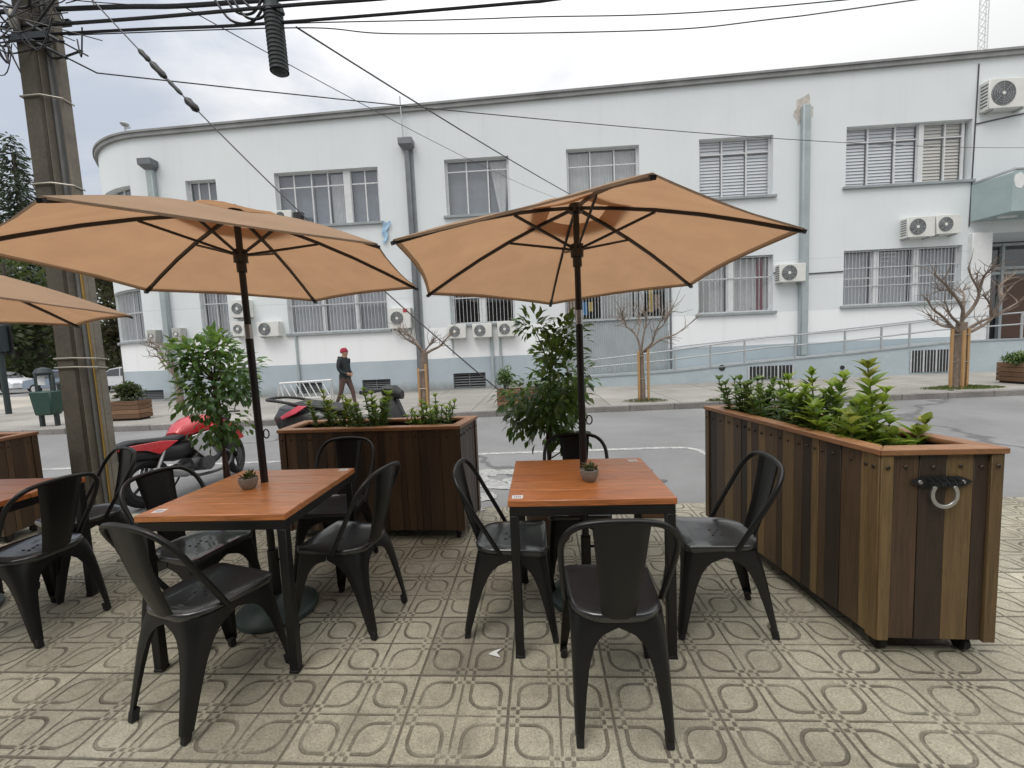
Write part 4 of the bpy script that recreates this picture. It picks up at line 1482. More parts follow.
# openings: s0, s1, z0, z1
WIN = [
    # s0, s1, z0, z1, column edges (fractions), thick mullions, transom, fill, bars
    dict(o=(-17.2, -14.42, 6.10, 7.86), cols=5, tr=.72, fill=['curtain_g'] * 5),
    dict(o=(-12.32, -11.20, 6.08, 7.87), cols=3, tr=.62, fill=['curtain_g'] * 3),
    dict(o=(-9.07, -5.35, 6.08, 7.94), edges=[0, .17, .34, .50, .655, .72, .86, 1], thick=[4], tr=.74, fill=['curtain_g', 'curtain_g', 'half', None, 'T', 'curtain_g', 'curtain_g']),
    dict(o=(-3.01, -.78, 6.13, 8.02), cols=3, tr=.80, fill=['curtain_g', 'curtain_g', 'drape']),
    dict(o=(1.19, 3.65, 6.15, 8.10), cols=3, tr=.72, fill=['curtain_w'] * 3),
    dict(o=(5.64, 8.07, 6.20, 8.14), cols=3, tr=.76, fill=['blind'] * 3),
    dict(o=(10.43, 14.40, 6.31, 8.23), edges=[0, .20, .42, .60, .64, .82, .965], thick=[3], tr=.76, fill=['blind', 'blind', 'blind', 'T', 'blind_b', 'blind_b']),
    dict(o=(-17.2, -14.5, 2.32, 4.22), cols=4, tr=.55, fill=['curtain'] * 4, bars=.11),
    dict(o=(-12.24, -11.20, 2.40, 4.22), cols=2, tr=.62, fill=['curtain'] * 2, bars=.11),
    dict(o=(-9.00, -5.33, 2.31, 4.22), edges=[0, .335, .36, .67, .70, 1], thick=[1, 3], tr=.52, fill=['curtain', 'T', 'curtain', 'T', 'curtain'], bars=.125),
    dict(o=(-3.02, -.77, 2.37, 4.22), edges=[0, .44, .54, 1], thick=[1], tr=.50, fill=[None, 'T', None], bars=.13),
    dict(o=(5.58, 8.10, 2.33, 4.23), edges=[0, .41, .49, 1], thick=[1], tr=.62, fill=['curtain_w', 'T', 'curtain_w'], bars=.21, red=True),
    dict(o=(10.43, 14.25, 2.38, 4.22), edges=[0, .27, .32, .615, .66, 1], thick=[1, 3], tr=.50, fill=['curtain', 'T', 'curtain', 'T', 'curtain'], bars=.115, grid=True),
]
OPEN = [w_['o'] for w_ in WIN]
SHOP = (.99, 4.57, .24, 4.22)
ENTR = (15.06, 22.0, 1.0, 4.55)
VENTS = [(-15.9, -14.0, .10, .46), (-8.91, -7.94, .10, .50), (-6.45, -5.40, .08, .52), (-3.10, -1.93, .07, .62)]
holes = OPEN + [SHOP, ENTR] + VENTS
S_L, S_R = -32.0, 30.0
sb = {S_L, S_R, SX0}
for h_ in holes:
    sb |= {h_[0], h_[1]}
k = SX0
while k > SX0 - RC * pi / 2:
    sb.add(round(k, 3)); k -= .28
sb.add(SX0 - RC * pi / 2)
k = S_L
sb = sorted(sb)
sb2 = [sb[0]]
for q in sb[1:]:
    if q - sb2[-1] > 1e-4:
        sb2.append(q)
zb = sorted({-.3, 1.0, 9.0} | {h_[2] for h_ in holes} | {h_[3] for h_ in holes})
zb2 = [zb[0]]
for q in zb[1:]:
    if q - zb2[-1] > 1e-4:
        zb2.append(q)
zb2.append('top')
b = MB()
nz = len(zb2)
V = [S(s, 0, ztop(s) - .02 if z == 'top' else z) for s in sb2 for z in zb2]
Fs = []
for i in range(len(sb2) - 1):
    for j in range(nz - 1):
        sm_, zm = (sb2[i] + sb2[i + 1]) / 2, (zb2[j] + (9.3 if zb2[j + 1] == 'top' else zb2[j + 1])) / 2
        if any(h_[0] < sm_ < h_[1] and h_[2] < zm < h_[3] for h_ in holes):
            continue
        Fs.append((i * nz + j, (i + 1) * nz + j, (i + 1) * nz + j + 1, i * nz + j + 1))
b.add(V, Fs)
DEP = .24
for h_ in holes:
    dd = DEP if h_ not in (ENTR,) else 1.8
    ss = ssub(h_[0], h_[1])
    for i in range(len(ss) - 1):
        a, c = ss[i], ss[i + 1]
        b.add([S(a, 0, h_[2]), S(c, 0, h_[2]), S(c, dd, h_[2]), S(a, dd, h_[2])], [(0, 1, 2, 3)])
        b.add([S(a, 0, h_[3]), S(c, 0, h_[3]), S(c, dd, h_[3]), S(a, dd, h_[3])], [(3, 2, 1, 0)])
    for a in (h_[0], h_[1]):
        b.add([S(a, 0, h_[2]), S(a, 0, h_[3]), S(a, dd, h_[3]), S(a, dd, h_[2])], [(0, 1, 2, 3)])
# back and side so that the rooms are dark
b.add([S(S_R, 0, -.3), S(S_R, 14, -.3), S(S_R, 14, 10.5), S(S_R, 0, 10.5)], [(0, 1, 2, 3)])
e_ = S(S_L, 0, 0)
b.add([(S_R, 14, -.3), (e_.x, e_.y, -.3), (e_.x, e_.y, 9.4), (S_R, 14, 10.5)], [(0, 1, 2, 3)])
b.build('wall', M['wall'], BLD, sharp=30)
# roof and floors (close the rooms)
ring = [s for s in sb2 if s > S_L + .1]
b = MB()
poly = [S(s, .02, ztop(s) - .15) for s in ring] + [Vector((S_R, 14, ztop(S_R) - .15)), Vector((e_.x, e_.y, ztop(S_L) - .15))]
b.add(poly, [tuple(range(len(poly)))])
b.build('roof', M['roof'], BLD)
b = MB()
for z in (1.02, 5.1):
    poly = [S(s, .26, z) for s in ring if s < 14.9 or z > 2] + ([Vector((14.9, 14, z))] if z < 2 else [Vector((S_R, 14, z))]) + [Vector((e_.x + .3, e_.y, z))]
    b.add(poly, [tuple(range(len(poly)))])
b.build('floor_slab', M['coping'], BLD)
# coping
b = MB()
for i in range(len(sb2) - 1):
    a, c = sb2[i], sb2[i + 1]
    for (z0, z1, d0, d1) in ((-.20, -.07, -.10, .25), (-.069, 0, -.14, .25)):
        b.hexa([S(a, d0, ztop(a) + z0), S(c, d0, ztop(c) + z0), S(c, d1, ztop(c) + z0), S(a, d1, ztop(a) + z0),
                S(a, d0, ztop(a) + z1), S(c, d0, ztop(c) + z1), S(c, d1, ztop(c) + z1), S(a, d1, ztop(a) + z1)])
b.build('coping', M['coping'], BLD)


def curtain(b, s0, s1, z0, z1, d, folds=.12, amp=.022, mi=0, top=None):
    n = max(6, int((s1 - s0) / folds * 6))
    V = []
    ph = rnd.uniform(0, 6)
    for i in range(n + 1):
        f = i / n
        s = s0 + (s1 - s0) * f
        dd = d + amp * sin(2 * pi * (s - s0) / folds + ph + .8 * sin(s * 9))
        st = s if top is None else top[0] + (top[1] - top[0]) * f
        V += [S(s, dd, z0), S(st, dd * .6 + d * .4, z1)]
    b.add(V, [(2 * i, 2 * i + 2, 2 * i + 3, 2 * i + 1) for i in range(n)], mi)


for wi, wd in enumerate(WIN):
    s0, s1, z0, z1 = wd['o']
    W_ = s1 - s0
    edges = wd.get('edges') or [i / wd['cols'] for i in range(wd['cols'] + 1)]
    thick = wd.get('thick', [])
    lower = z1 < 5
    fr = MB()
    fw = .045
    dF0, dF1 = .15, .20
    wbox(fr, s0 + .001, s1 - .001, z0 + .001, z0 + fw, dF0, dF1)
    wbox(fr, s0 + .001, s1 - .001, z1 - fw, z1 - .001, dF0, dF1)
    zt = z0 + (z1 - z0) * wd['tr']
    for i in range(len(edges)):
        if i - 1 in thick or i in thick:
            pass
        s = s0 + W_ * edges[i]
        hw = .022 if 0 < i < len(edges) - 1 else .04
        c = min(max(s, s0 + .041), s1 - .041)
        wbox(fr, c - hw, c + hw, z0 + fw + .001, z1 - fw - .001, dF0 - .004, dF1 - .004)
    for i in thick:
        wbox(fr, s0 + W_ * edges[i], s0 + W_ * edges[i + 1], z0 + .002, z1 - .002, dF0 - .05, dF1 + .01)
    for i in range(len(edges) - 1):
        if i in thick:
            continue
        a, c = s0 + W_ * edges[i] + .023, s0 + W_ * edges[i + 1] - .023
        wbox(fr, a, c, zt - .02, zt + .02, dF0 + .004, dF1 - .008)
    f_o = fr.build('window', M['frame_w' if wd['fill'][0] not in ('curtain_g',) or lower else 'frame_w'], BLD)
    pn = MB()
    ss = ssub(s0 + .04, s1 - .04)
    for i in range(len(ss) - 1):
        pn.add([S(ss[i], .178, z0 + .04), S(ss[i + 1], .178, z0 + .04), S(ss[i + 1], .178, z1 - .04), S(ss[i], .178, z1 - .04)], [(0, 1, 2, 3)])
    pn.build('pane', M['glass'], f_o)
    cts = {}
    for i, fl in enumerate(wd['fill']):
        a, c = s0 + W_ * edges[i] + .03, s0 + W_ * edges[i + 1] - .03
        if fl in (None, 'T'):
            if fl is None and not lower:
                cb = cts.setdefault('curtain_w', MB()); curtain(cb, a + .02, a + (c - a) * .9, z0 + .05, z1 - .06, .30, .09)
            continue
        if fl == 'half':
            cb = cts.setdefault('curtain_g', MB()); curtain(cb, a, c, z0 + .05, z1 - .06, .34, .6, .006)
            continue
        if fl == 'drape':
            cb = cts.setdefault('curtain_g', MB()); curtain(cb, a, c, z0 + .05, z1 - .06, .42, .6, .006)
            cb = cts.setdefault('curtain_w', MB()); curtain(cb, a + .32, a + .52, z0 + .05, z1 - .06, .30, .09, .02, top=(a + .02, c))
            continue
        if fl.startswith('blind'):
            cb = cts.setdefault(fl, MB())
            z = z0 + .06
            dz_ = .105
            while z < z1 - .06:
                if abs(z - zt) > .05:
                    aa = .35
                    V = [S(a, .235, z), S(c, .235, z), S(c, .27, z + dz_ * .90), S(a, .27, z + dz_ * .90), S(a, .240, z), S(c, .240, z), S(c, .275, z + dz_ * .90), S(a, .275, z + dz_ * .90)]
                    cb.hexa([V[0], V[1], V[5], V[4], V[3], V[2], V[6], V[7]])
                z += dz_
            continue
        cb = cts.setdefault(fl, MB())
        if fl == 'curtain_g':
            curtain(cb, a - .03, c + .03, z0 + .04, z1 - .05, .32, .7, .006)
        else:
            curtain(cb, a, c, z0 + .05, z1 - .06, .30, .13 if fl == 'curtain' else .10, .02)
    if wd.get('red'):
        cb = cts.setdefault('curtain_r', MB()); curtain(cb, s1 - .42, s1 - .22, z0 + .05, z1 - .06, .262, .07, .012)
        curtain(cb, s0 + .04, s0 + .12, z0 + .05, z1 - .06, .262, .06, .01)
    for kf, cb in cts.items():
        cb.build('blind' if kf.startswith('blind') else 'curtain', M[kf], f_o)
    if wd.get('bars'):
        gb_ = MB()
        n = int(round(W_ / wd['bars']))
        for i in range(1, n):
            s = s0 + W_ * i / n
            wbox(gb_, s - .007, s + .007, z0 + .01, z1 - .01, .085, .099)
        for f in ([.02, .35, .68, .98] if wd.get('grid') else [.02, wd['tr'], .98]):
            z = z0 + (z1 - z0) * f
            wbox(gb_, s0 + .005, s1 - .005, z - .014, z + .014, .070, .084)
        if wd.get('grid'):
            for f in (.78, .86, .93):
                z = z0 + (z1 - z0) * f
                wbox(gb_, s0 + 1.25, s0 + 1.75, z - .007, z + .007, .070, .084)
        gb_.build('grille', M['bars'], f_o)
    sl = MB()
    wbox(sl, s0 - .10, s1 + .10, z0 - .09, z0 - .002, -.09, .13)
    sl.build('sill', M['sill'], f_o, bevel=.008)

# vents in the base
for h_ in VENTS:
    b = MB()
    s0, s1, z0, z1 = h_
    for s in (s0 + .02, (s0 + s1) / 2, s1 - .02):
        wbox(b, s - .018, s + .018, z0, z1, .05, .08)
    n = 6
    for i in range(n):
        z = z0 + (z1 - z0) * (i + .5) / n
        ss = ssub(s0, s1)
        for q in range(len(ss) - 1):
            a, c = ss[q], ss[q + 1]
            b.hexa([S(a, .06, z - .022), S(c, .06, z - .022), S(c, .066, z - .026), S(a, .066, z - .026), S(a, .11, z + .022), S(c, .11, z + .022), S(c, .116, z + .018), S(a, .116, z + .018)])
    v_ = b.build('basement_vent', M['louver'], BLD)
    b = MB(); wbox(b, s0, s1, z0, z1, .2, .22); b.build('vent_back', M['dark'], v_)

# shop front: barred window band over a corrugated shutter
s0, s1, z0, z1 = SHOP
b = MB()
n = 46
V = []
for i in range(n * 4 + 1):
    s = s0 + (s1 - s0) * i / (n * 4)
    dd = .10 + (.018 if (i // 2) % 2 else 0)
    V += [S(s, dd, z0 + .02), S(s, dd, 2.26)]
b.add(V, [(2 * i, 2 * i + 2, 2 * i + 3, 2 * i + 1) for i in range(n * 4)], 0, .5, False)
sh = b.build('corrugated_panel', M['corrug'], BLD, sharp=20)
b = MB()
wbox(b, s0, s1, 2.262, 2.34, .05, .16); wbox(b, s0, s1, 4.1, 4.2, .05, .16)
for f in (0.012, .36, .69, .988):
    s = s0 + (s1 - s0) * f
    wbox(b, s - .035, s + .035, 2.342, 4.098, .07, .15)
f_o = b.build('shop_window', M['frame_g'], BLD)
b = MB(); b.add([S(s0, .16, 2.3), S(s1, .16, 2.3), S(s1, .16, 4.15), S(s0, .16, 4.15)], [(0, 1, 2, 3)]); b.build('pane', M['glass'], f_o)
b = MB()
n = 34
for i in range(1, n):
    s = s0 + (s1 - s0) * i / n
    wbox(b, s - .008, s + .008, 2.342, 4.098, .03, .046)
b.build('grille', M['bars'], f_o)
b = MB(); curtain(b, s0 + 1.35, s0 + 2.42, 2.33, 4.1, .26, .16, .02); b.build('curtain', M['curtain_w'], f_o)
for (a, c, z0_, z1_, mt) in ((.62, .80, 2.50, 2.95, 'paper_b'), (.84, 1.00, 2.62, 2.95, 'paper_y'), (.10, .40, 2.6, 3.3, 'paper_o'), (2.62, 2.80, 2.48, 3.3, 'white'), (2.95, 3.10, 2.5, 3.5, 'paper_y'), (3.15, 3.35, 2.6, 3.1, 'paper_o'), (2.60, 3.4, 3.35, 3.7, 'white')):
    b = MB(); wbox(b, s0 + a, s0 + c, z0_, z1_, .20, .205); b.build('poster', M[mt], f_o)
b = MB(); b.tube([S(s1 + .05, -.04, .1), S(s1 + .05, -.04, 4.4)], .035, 10); b.build('drain_pipe', M['darkpipe'], BLD)

# pipes with hopper heads
for (s, z0, z1, head, mat, rad) in ((-13.47, .35, 8.35, True, 'pipe', .12), (-4.25, .1, 8.45, True, 'darkpipe', .085), (9.05, .75, 8.95, False, 'pipe', .125)):
    b = MB()
    wbox(b, s - rad, s + rad, z0, z1, -.20, -.012)
    dp_ = b.build('downpipe', M[mat], BLD, bevel=.03)
    if head:
        b = MB()
        p0 = [S(s - rad, -.22, z1 - .1), S(s + rad, -.22, z1 - .1), S(s + rad, -.012, z1 - .1), S(s - rad, -.012, z1 - .1)]
        p1 = [S(s - .24, -.34, z1 + .04), S(s + .24, -.34, z1 + .04), S(s + .24, -.012, z1 + .04), S(s - .24, -.012, z1 + .04)]
        p2 = [p + Vector((0, 0, .2)) for p in p1]
        b.loft([p0, p1, p2]); b.build('hopper_head', M['darkpipe' if s < 0 else mat], dp_)
    if not head:
        b = MB()
        ring_ = []
        for q in range(26):
            a = 2 * pi * q / 26
            rr_ = 1 + .8 * noise.noise(Vector((cos(a) * 2.6, sin(a) * 2.6, 4.4)))
            ring_.append(S(s + .02 + .27 * rr_ * cos(a), -.006, z1 - .12 + .42 * rr_ * sin(a)))
        b.prism(ring_, (0, .004, 0)); b.build('plaster_patch', M['plaster_patch'], BLD)
b = MB()
wbox(b, -4.22, -4.06, .2, 8.4, -.012, -.004); b.build('wall_strip', M['sill'], BLD)
for (s, w1, z0, z1) in ((-8.75, .04, .1, 2.2), (-1.65, .06, .05, 2.2), (-1.35, .04, .05, 2.2)):
    b = MB(); b.tube([S(s, -.05, z0), S(s, -.05, z1)], w1, 8); b.build('drain_pipe', M['pipe'], BLD)
b = MB(); b.tube([S(-3.05, -.03, 1.3), S(-3.05, -.03, 3.4), S(-3.3, -.03, 3.6)], .02, 6); b.build('drain_pipe', M['pipe'], BLD)
b = MB(); b.tube([S(8.3, -.02, 3.62), S(8.1, -.02, 3.60)], .02, 6); b.build('wall_cable', M['cable_g'], BLD)
b = MB(); b.tube([S(9.2, -.02, 3.52), S(10.4, -.02, 3.54)], .02, 6); b.build('wall_cable', M['cable_g'], BLD)
b = MB(); b.tube([S(14.42, -.02, 4.8), S(14.5, -.02, 9.9)], .018, 6); b.build('wall_cable', M['cable_g'], BLD)
b = MB(); b.tube([S(14.5, -.02, 8.05), S(16.4, -.02, 8.35), S(18, -.02, 8.8)], .02, 6); b.build('wall_cable', M['cable_g'], BLD)

# entrance: pilaster, recess with doors, balcony
b = MB(); wbox(b, 14.42, 15.05, 1.0, 4.56, -.16, 0.3); b.build('pilaster', M['white'], BLD, bevel=.01)
b = MB(); wbox(b, 15.06, 21.9, 1.0, 4.55, 1.72, 1.8); b.build('entrance_back_wall', M['dark'], BLD)
b = MB()
for s in (15.2, 16.35, 17.25, 18.3, 19.3):
    wbox(b, s - .05, s + .05, 1.0, 4.5, 1.58, 1.70)
for z in (3.42, 3.60, 4.45):
    wbox(b, 15.1, 21.8, z - .05, z + .05, 1.60, 1.68)
dr = b.build('entrance_frame', M['frame_g'], BLD)
b = MB(); wbox(b, 15.27, 16.28, 1.02, 1.9, 1.60, 1.64, r=.9); wbox(b, 17.3, 18.25, 1.02, 3.3, 1.6, 1.64, r=.1); b.build('door', M['doorwood'], BLD)
b = MB(); b.add([S(15.1, 1.66, 1.95), S(21.8, 1.66, 1.95), S(21.8, 1.66, 4.45), S(15.1, 1.66, 4.45)], [(0, 1, 2, 3)]); b.build('pane', M['glass'], dr)
b = MB()
b.prism([S(14.42, -.003, 4.95), S(14.68, -1.0, 4.97), S(24, -1.05, 4.97), S(24, -.003, 4.95)], (0, 0, .18))
b.prism([S(14.42, -.003, 5.131), S(14.68, -1.0, 5.151), S(14.86, -.93, 5.151), S(14.60, -.003, 5.131)], (0, 0, .98))
b.prism([S(14.681, -1.0, 5.152), S(24, -1.05, 5.152), S(24, -.93, 5.152), S(14.86, -.93, 5.152)], (0, 0, 1.02))
bc = b.build('balcony', M['greygreen'], BLD)
b = MB()
b.tube([S(14.50, -.05, 6.17), S(14.76, -.97, 6.24), S(24, -1.0, 6.24)], .05, 8); b.build('balcony_rail', M['galv'], bc)
b = MB()
ring_ = []
for q in range(16):
    a = 2 * pi * q / 16; rr_ = 1 + .3 * noise.noise(Vector((cos(a) * 1.7, sin(a) * 1.7, 2.9)))
    ring_.append(S(14.69 - .0, -1.0, 0) + Vector((.18 + .16 * rr_ * cos(a), -.006, 5.9 + .22 * rr_ * sin(a))))
b.prism(ring_, (0, .003, 0)); b.build('peeled_patch', M['white'], bc)
b = MB(); b.box(S(15.1, -.5, 4.935), (.5, .12, .05)); b.build('canopy_lamp', M['white'], bc)

# roof things
b = MB(); b.cyl(S(-4.33, -.16, 8.35), S(-4.37, -.16, 10.1), .022, n=8)
o = b.build('roof_rod', M['galv'], BLD)


def wall_pt(px, py, off):
    p = atW(px, py, 15 - off)
    return p


mast = atW(983, 50, 20)
mt = thing('radio_mast', 'thin red and white lattice radio mast on the roof', 'mast', (mast.x, mast.y, 9.6))
for part, (z0, z1, mm) in enumerate(((0, 1.6, 'white'), (1.6, 3.4, 'mast_red'), (3.4, 6.5, 'white'))):
    b = MB()
    for a in range(3):
        x, y = .16 * cos(a * 2.094), .16 * sin(a * 2.094)
        b.cyl((x, y, z0), (x, y, z1), .022, n=6)
        x2, y2 = .16 * cos((a + 1) * 2.094), .16 * sin((a + 1) * 2.094)
        z = z0
        while z < z1 - .01:
            b.cyl((x, y, z), (x2, y2, min(z1, z + .28)), .011, n=5)
            z += .28
    b.build('lattice_section', M[mm], mt)
p = atW(966, 52, 16)
b = MB(); b.tube([(0, 0, -.6), (.05, 0, .4), (.22, 0, .62)], .03, 8); tag(b.build('roof_vent_pipe', M['darkpipe'], loc=(p.x, p.y, 10.1)), 'short bent vent pipe on the roof beside the radio mast', 'vent pipe')
p = atW(125, 128, 15.6)
b = MB(); b.cyl((0, 0, -.3), (0, 0, .18), .03); b.lathe([(.10, 0), (.14, .06), (.10, .1)], (0, 0, .18), 12); b.box((.12, 0, .1), (.2, .03, .05)); tag(b.build('roof_spotlight', M['galv'], loc=(p.x, p.y, p.z - .1)), 'small fitting on the roof edge above the rounded corner', 'roof lamp')


# ------------------------------------------------------------------ air conditioners
def ac_unit(px0, py0, px1, py1, label, off=.3, old=False, red=False, depth=.30, h=None):
    a, c = atW(px0, py0, 15 - off), atW(px1, py1, 15 - off)
    W_, H_ = abs(c.x - a.x), abs(a.z - c.z)
    if h:
        H_ = h
    x, y, z = (a.x + c.x) / 2, (a.y + c.y) / 2, (a.z + c.z) / 2
    t = thing('air_conditioner', label, 'air conditioner', (x, y + .0, z - H_ / 2), atan(WB), 'outdoor air conditioner units on the facade')
    cm = M['ac_old' if old else 'ac']
    b = MB(); b.box((0, depth / 2, H_ / 2), (W_, depth, H_)); b.build('casing', cm, t, bevel=.015)
    fr = min(W_ * .30, H_ * .42)
    fx = -W_ / 2 + fr + .06
    b = MB(); b.lathe([(fr, 0), (fr, .006), (.01, .006)], (fx, -.001, H_ / 2), 24, Matrix.Rotation(pi / 2, 3, 'X'))
    fn = b.build('fan_grille', M['ac_dark'], t)
    b = MB()
    for k in range(1, 6):
        q = fr * k / 5.2
        b.tube([(fx + q * cos(a_), -.012, H_ / 2 + q * sin(a_)) for a_ in [2 * pi * j / 20 for j in range(20)]], .004, 5, closed=True)
    for k in range(8):
        a_ = pi * k / 4
        b.cyl((fx + .03 * cos(a_), -.012, H_ / 2 + .03 * sin(a_)), (fx + fr * cos(a_), -.012, H_ / 2 + fr * sin(a_)), .004, n=5)
    b.lathe([(.05, 0), (.05, .01)], (fx, -.010, H_ / 2), 14, Matrix.Rotation(pi / 2, 3, 'X'), 1)
    b.build('wire_guard', [M['galv'], M['ac']], fn)
    b = MB()
    for k in range(7):
        z_ = H_ * (.15 + .7 * k / 6)
        b.box((-W_ / 2 - .002, depth * .5, z_), (.008, depth * .7, H_ * .05))
    b.build('side_louver', M['ac_dark'], t)
    if red:
        b = MB(); b.box((W_ * .28, -.003, H_ * .84), (W_ * .2, .006, H_ * .16)); b.build('sticker', M['ac_red'], t)
    back = off
    for sx in (-.35, .35):
        b = MB(); b.box((W_ * sx, back / 2 - .001, -.02), (.035, back - .01, .035)); b.build('bracket', M['galv'], t)
    return t


for args in [
    (990, 79, 1030, 106, 'air conditioner high on the wall at the upper right corner'),
    (908, 217, 935, 236, 'left one of the two air conditioners above the barred window by the balcony'),
    (937, 215, 961, 233, 'right one of the two air conditioners above the barred window by the balcony'),
    (780, 264, 806, 281, 'air conditioner beside the painted downpipe at the right'),
    (447, 325, 466, 338, 'leftmost of three air conditioners under the barred window behind the right umbrella'),
    (472, 324, 492, 337, 'middle one of three air conditioners under the barred window behind the right umbrella'),
    (497, 322, 516, 336, 'rightmost of three air conditioners under the barred window behind the right umbrella'),
    (388, 308, 411, 328, 'air conditioner with a red sticker above the bare tree near the middle'),
    (256, 322, 279, 336, 'air conditioner just right of the left umbrella pole'),
    (229, 300, 249, 317, 'upper air conditioner left of the umbrella pole, with a red sticker'),
    (231, 322, 247, 336, 'lower dark faced air conditioner left of the umbrella pole'),
    (146, 330, 156, 342, 'old grey air conditioner on the rounded corner, left of the left drainpipe'),
    (171, 328, 181, 340, 'old grey air conditioner just right of the left drainpipe'),
]:
    ac_unit(*args, red='red sticker' in args[4], old='old' in args[4])
p = atW(283, 216, 15 - .25)
t = thing('air_conditioner', 'small air conditioner standing on the sill of the wide upstairs window', 'air conditioner', (p.x, p.y, p.z - .2), atan(WB), 'outdoor air conditioner units on the facade')
b = MB(); b.box((0, .1, .2), (.6, .2, .4)); b.build('casing', M['ac'], t, bevel=.012)
b = MB(); b.lathe([(.15, 0), (.15, .006), (.01, .006)], (-.1, -.002, .2), 20, Matrix.Rotation(pi / 2, 3, 'X')); b.build('fan_grille', M['ac_dark'], t)
p = atW(299, 218, 15 - .15)
b = MB(); b.loft([[(-.12, -.08, 0), (.12, -.08, 0), (.12, .08, 0), (-.12, .08, 0)], [(-.16, -.1, .3), (.16, -.1, .3), (.16, .1, .3), (-.16, .1, .3)]]); tag(b.build('flower_box', M['mblack'], loc=(p.x, p.y, p.z - .12), bevel=.01), 'small dark pot on the sill of the wide upstairs window', 'pot')
# blue plastic scrap snagged on the wall
p = atW(387, 232, 15 - .03)
b = MB()
V = []
for i in range(9):
    for j in range(5):
        V.append((-.15 + (.075 - .006 * i) * j + .04 * sin(i * 1.3), -.03 - .02 * sin(i * 1.7 + j), .34 - .09 * i + .05 * sin(j * 2.)))
b.add(V, [(i * 5 + j, i * 5 + j + 1, i * 5 + j + 6, i * 5 + j + 5) for i in range(8) for j in range(4)])
tag(b.build('plastic_bag', M['bag'], loc=p, solid=.004), 'pale blue plastic scrap hanging on the wall between the two umbrellas', 'plastic bag')

# ------------------------------------------------------------------ access ramp and railing
YR = 14.0


def onR(px, py, a=YR):
    return atW(px, py, a)


t = thing('access_ramp', 'sloping grey concrete access ramp along the right half of the facade', 'ramp', (0, 0, 0))
rp = [(1.64, .34), (4.25, .40), (7.42, .62), (9.99, .76), (12.99, .98), (13.6, 1.0), (30, 1.0)]
b = MB()
for i in range(len(rp) - 1):
    (x0, z0), (x1, z1) = rp[i], rp[i + 1]
    ya, yb = YR + WB * x0, YR + WB * x1
    b.hexa([(x0, ya, -.1), (x1, yb, -.1), (x1, yb + 1.02, -.1), (x0, ya + 1.02, -.1), (x0, ya, z0), (x1, yb, z1), (x1, yb + 1.02, z1), (x0, ya + 1.02, z0)])
b.build('ramp_wall', M['dado'], t)
b = MB()
for i in range(len(rp) - 1):
    (x0, z0), (x1, z1) = rp[i], rp[i + 1]
    ya, yb = YR + WB * x0, YR + WB * x1
    b.hexa([(x0, ya - .02, z0 + .002), (x1, yb - .02, z1 + .002), (x1, yb + .98, z1 + .002), (x0, ya + .98, z0 + .002), (x0, ya - .02, z0 + .042), (x1, yb - .02, z1 + .042), (x1, yb + .98, z1 + .042), (x0, ya + .98, z0 + .042)])
b.build('ramp_deck', M['sill'], t)
for (x0, x1, z0, z1) in ((6.80, 8.18, .08, .50), (11.86, 13.0, .10, .80)):
    b = MB()
    y0 = YR + WB * x0
    b.box2((x0, y0 - .012, z0), (x1, y0 + .02, z1)); v_ = b.build('vent_recess', M['dark'], t)  # flat plate on the wall, its recess shade painted near-black
    b = MB()
    n = 12
    for i in range(n + 1):
        x = x0 + (x1 - x0) * i / n
        hw = .022 if i % 4 == 0 else .008
        b.box2((x - hw, y0 - .03, z0), (x + hw, y0 - .016, z1))
    b.build('vent_bars', M['bars'], v_)
for (x, z) in ((5.95, .60), (9.75, .45)):
    b = MB(); b.lathe([(.10 if x < 6 else .07, 0), (.10 if x < 6 else .07, .01)], (x, YR + WB * x - .008, z - .1), 14, Matrix.Rotation(pi / 2, 3, 'X')); b.build('drain_hole', M['dark'], t)

t = thing('ramp_railing', 'galvanised two bar railing climbing along the access ramp', 'railing', (0, 0, 0))


def rz_(x):
    for i in range(len(rp) - 1):
        if rp[i][0] <= x <= rp[i + 1][0]:
            f = (x - rp[i][0]) / (rp[i + 1][0] - rp[i][0])
            return rp[i][1] + f * (rp[i + 1][1] - rp[i][1])
    return rp[0][1] if x < rp[0][0] else rp[-1][1]


top = [(1.66, .92), (4.22, 1.12), (7.41, 1.43), (10.06, 1.53), (12.72, 1.75), (15.3, 1.86), (24, 1.9)]


def pl_(T, x):
    for i in range(len(T) - 1):
        if T[i][0] <= x <= T[i + 1][0]:
            f = (x - T[i][0]) / (T[i + 1][0] - T[i][0])
            return T[i][1] + f * (T[i + 1][1] - T[i][1])
    return T[-1][1]


for x in (1.67, 2.5, 3.45, 4.47, 5.61, 6.70, 8.30, 9.86, 10.99, 11.86, 14.24, 15.26, 16.8):
    b = MB(); y0 = YR + WB * x + .06
    b.box2((x - .022, y0 - .022, rz_(x) + .04), (x + .022, y0 + .022, pl_(top, x) - .012)); b.build('post', M['galv'], t)
for fr_, nm in ((1.0, 'hand_rail'), (.56, 'mid_rail')):
    b = MB()
    b.tube([(x, YR + WB * x + .06, rz_(x) + .04 + (z - rz_(x) - .04) * fr_) for x, z in top], .024, 8)
    b.build(nm, M['galv'], t)
b = MB()
b.tube([(x, YR + WB * x + .93, rz_(x) + .80) for x in (4.7, 7.4, 10, 13, 14.2)], .02, 8); b.build('wall_hand_rail', M['galv'], t)


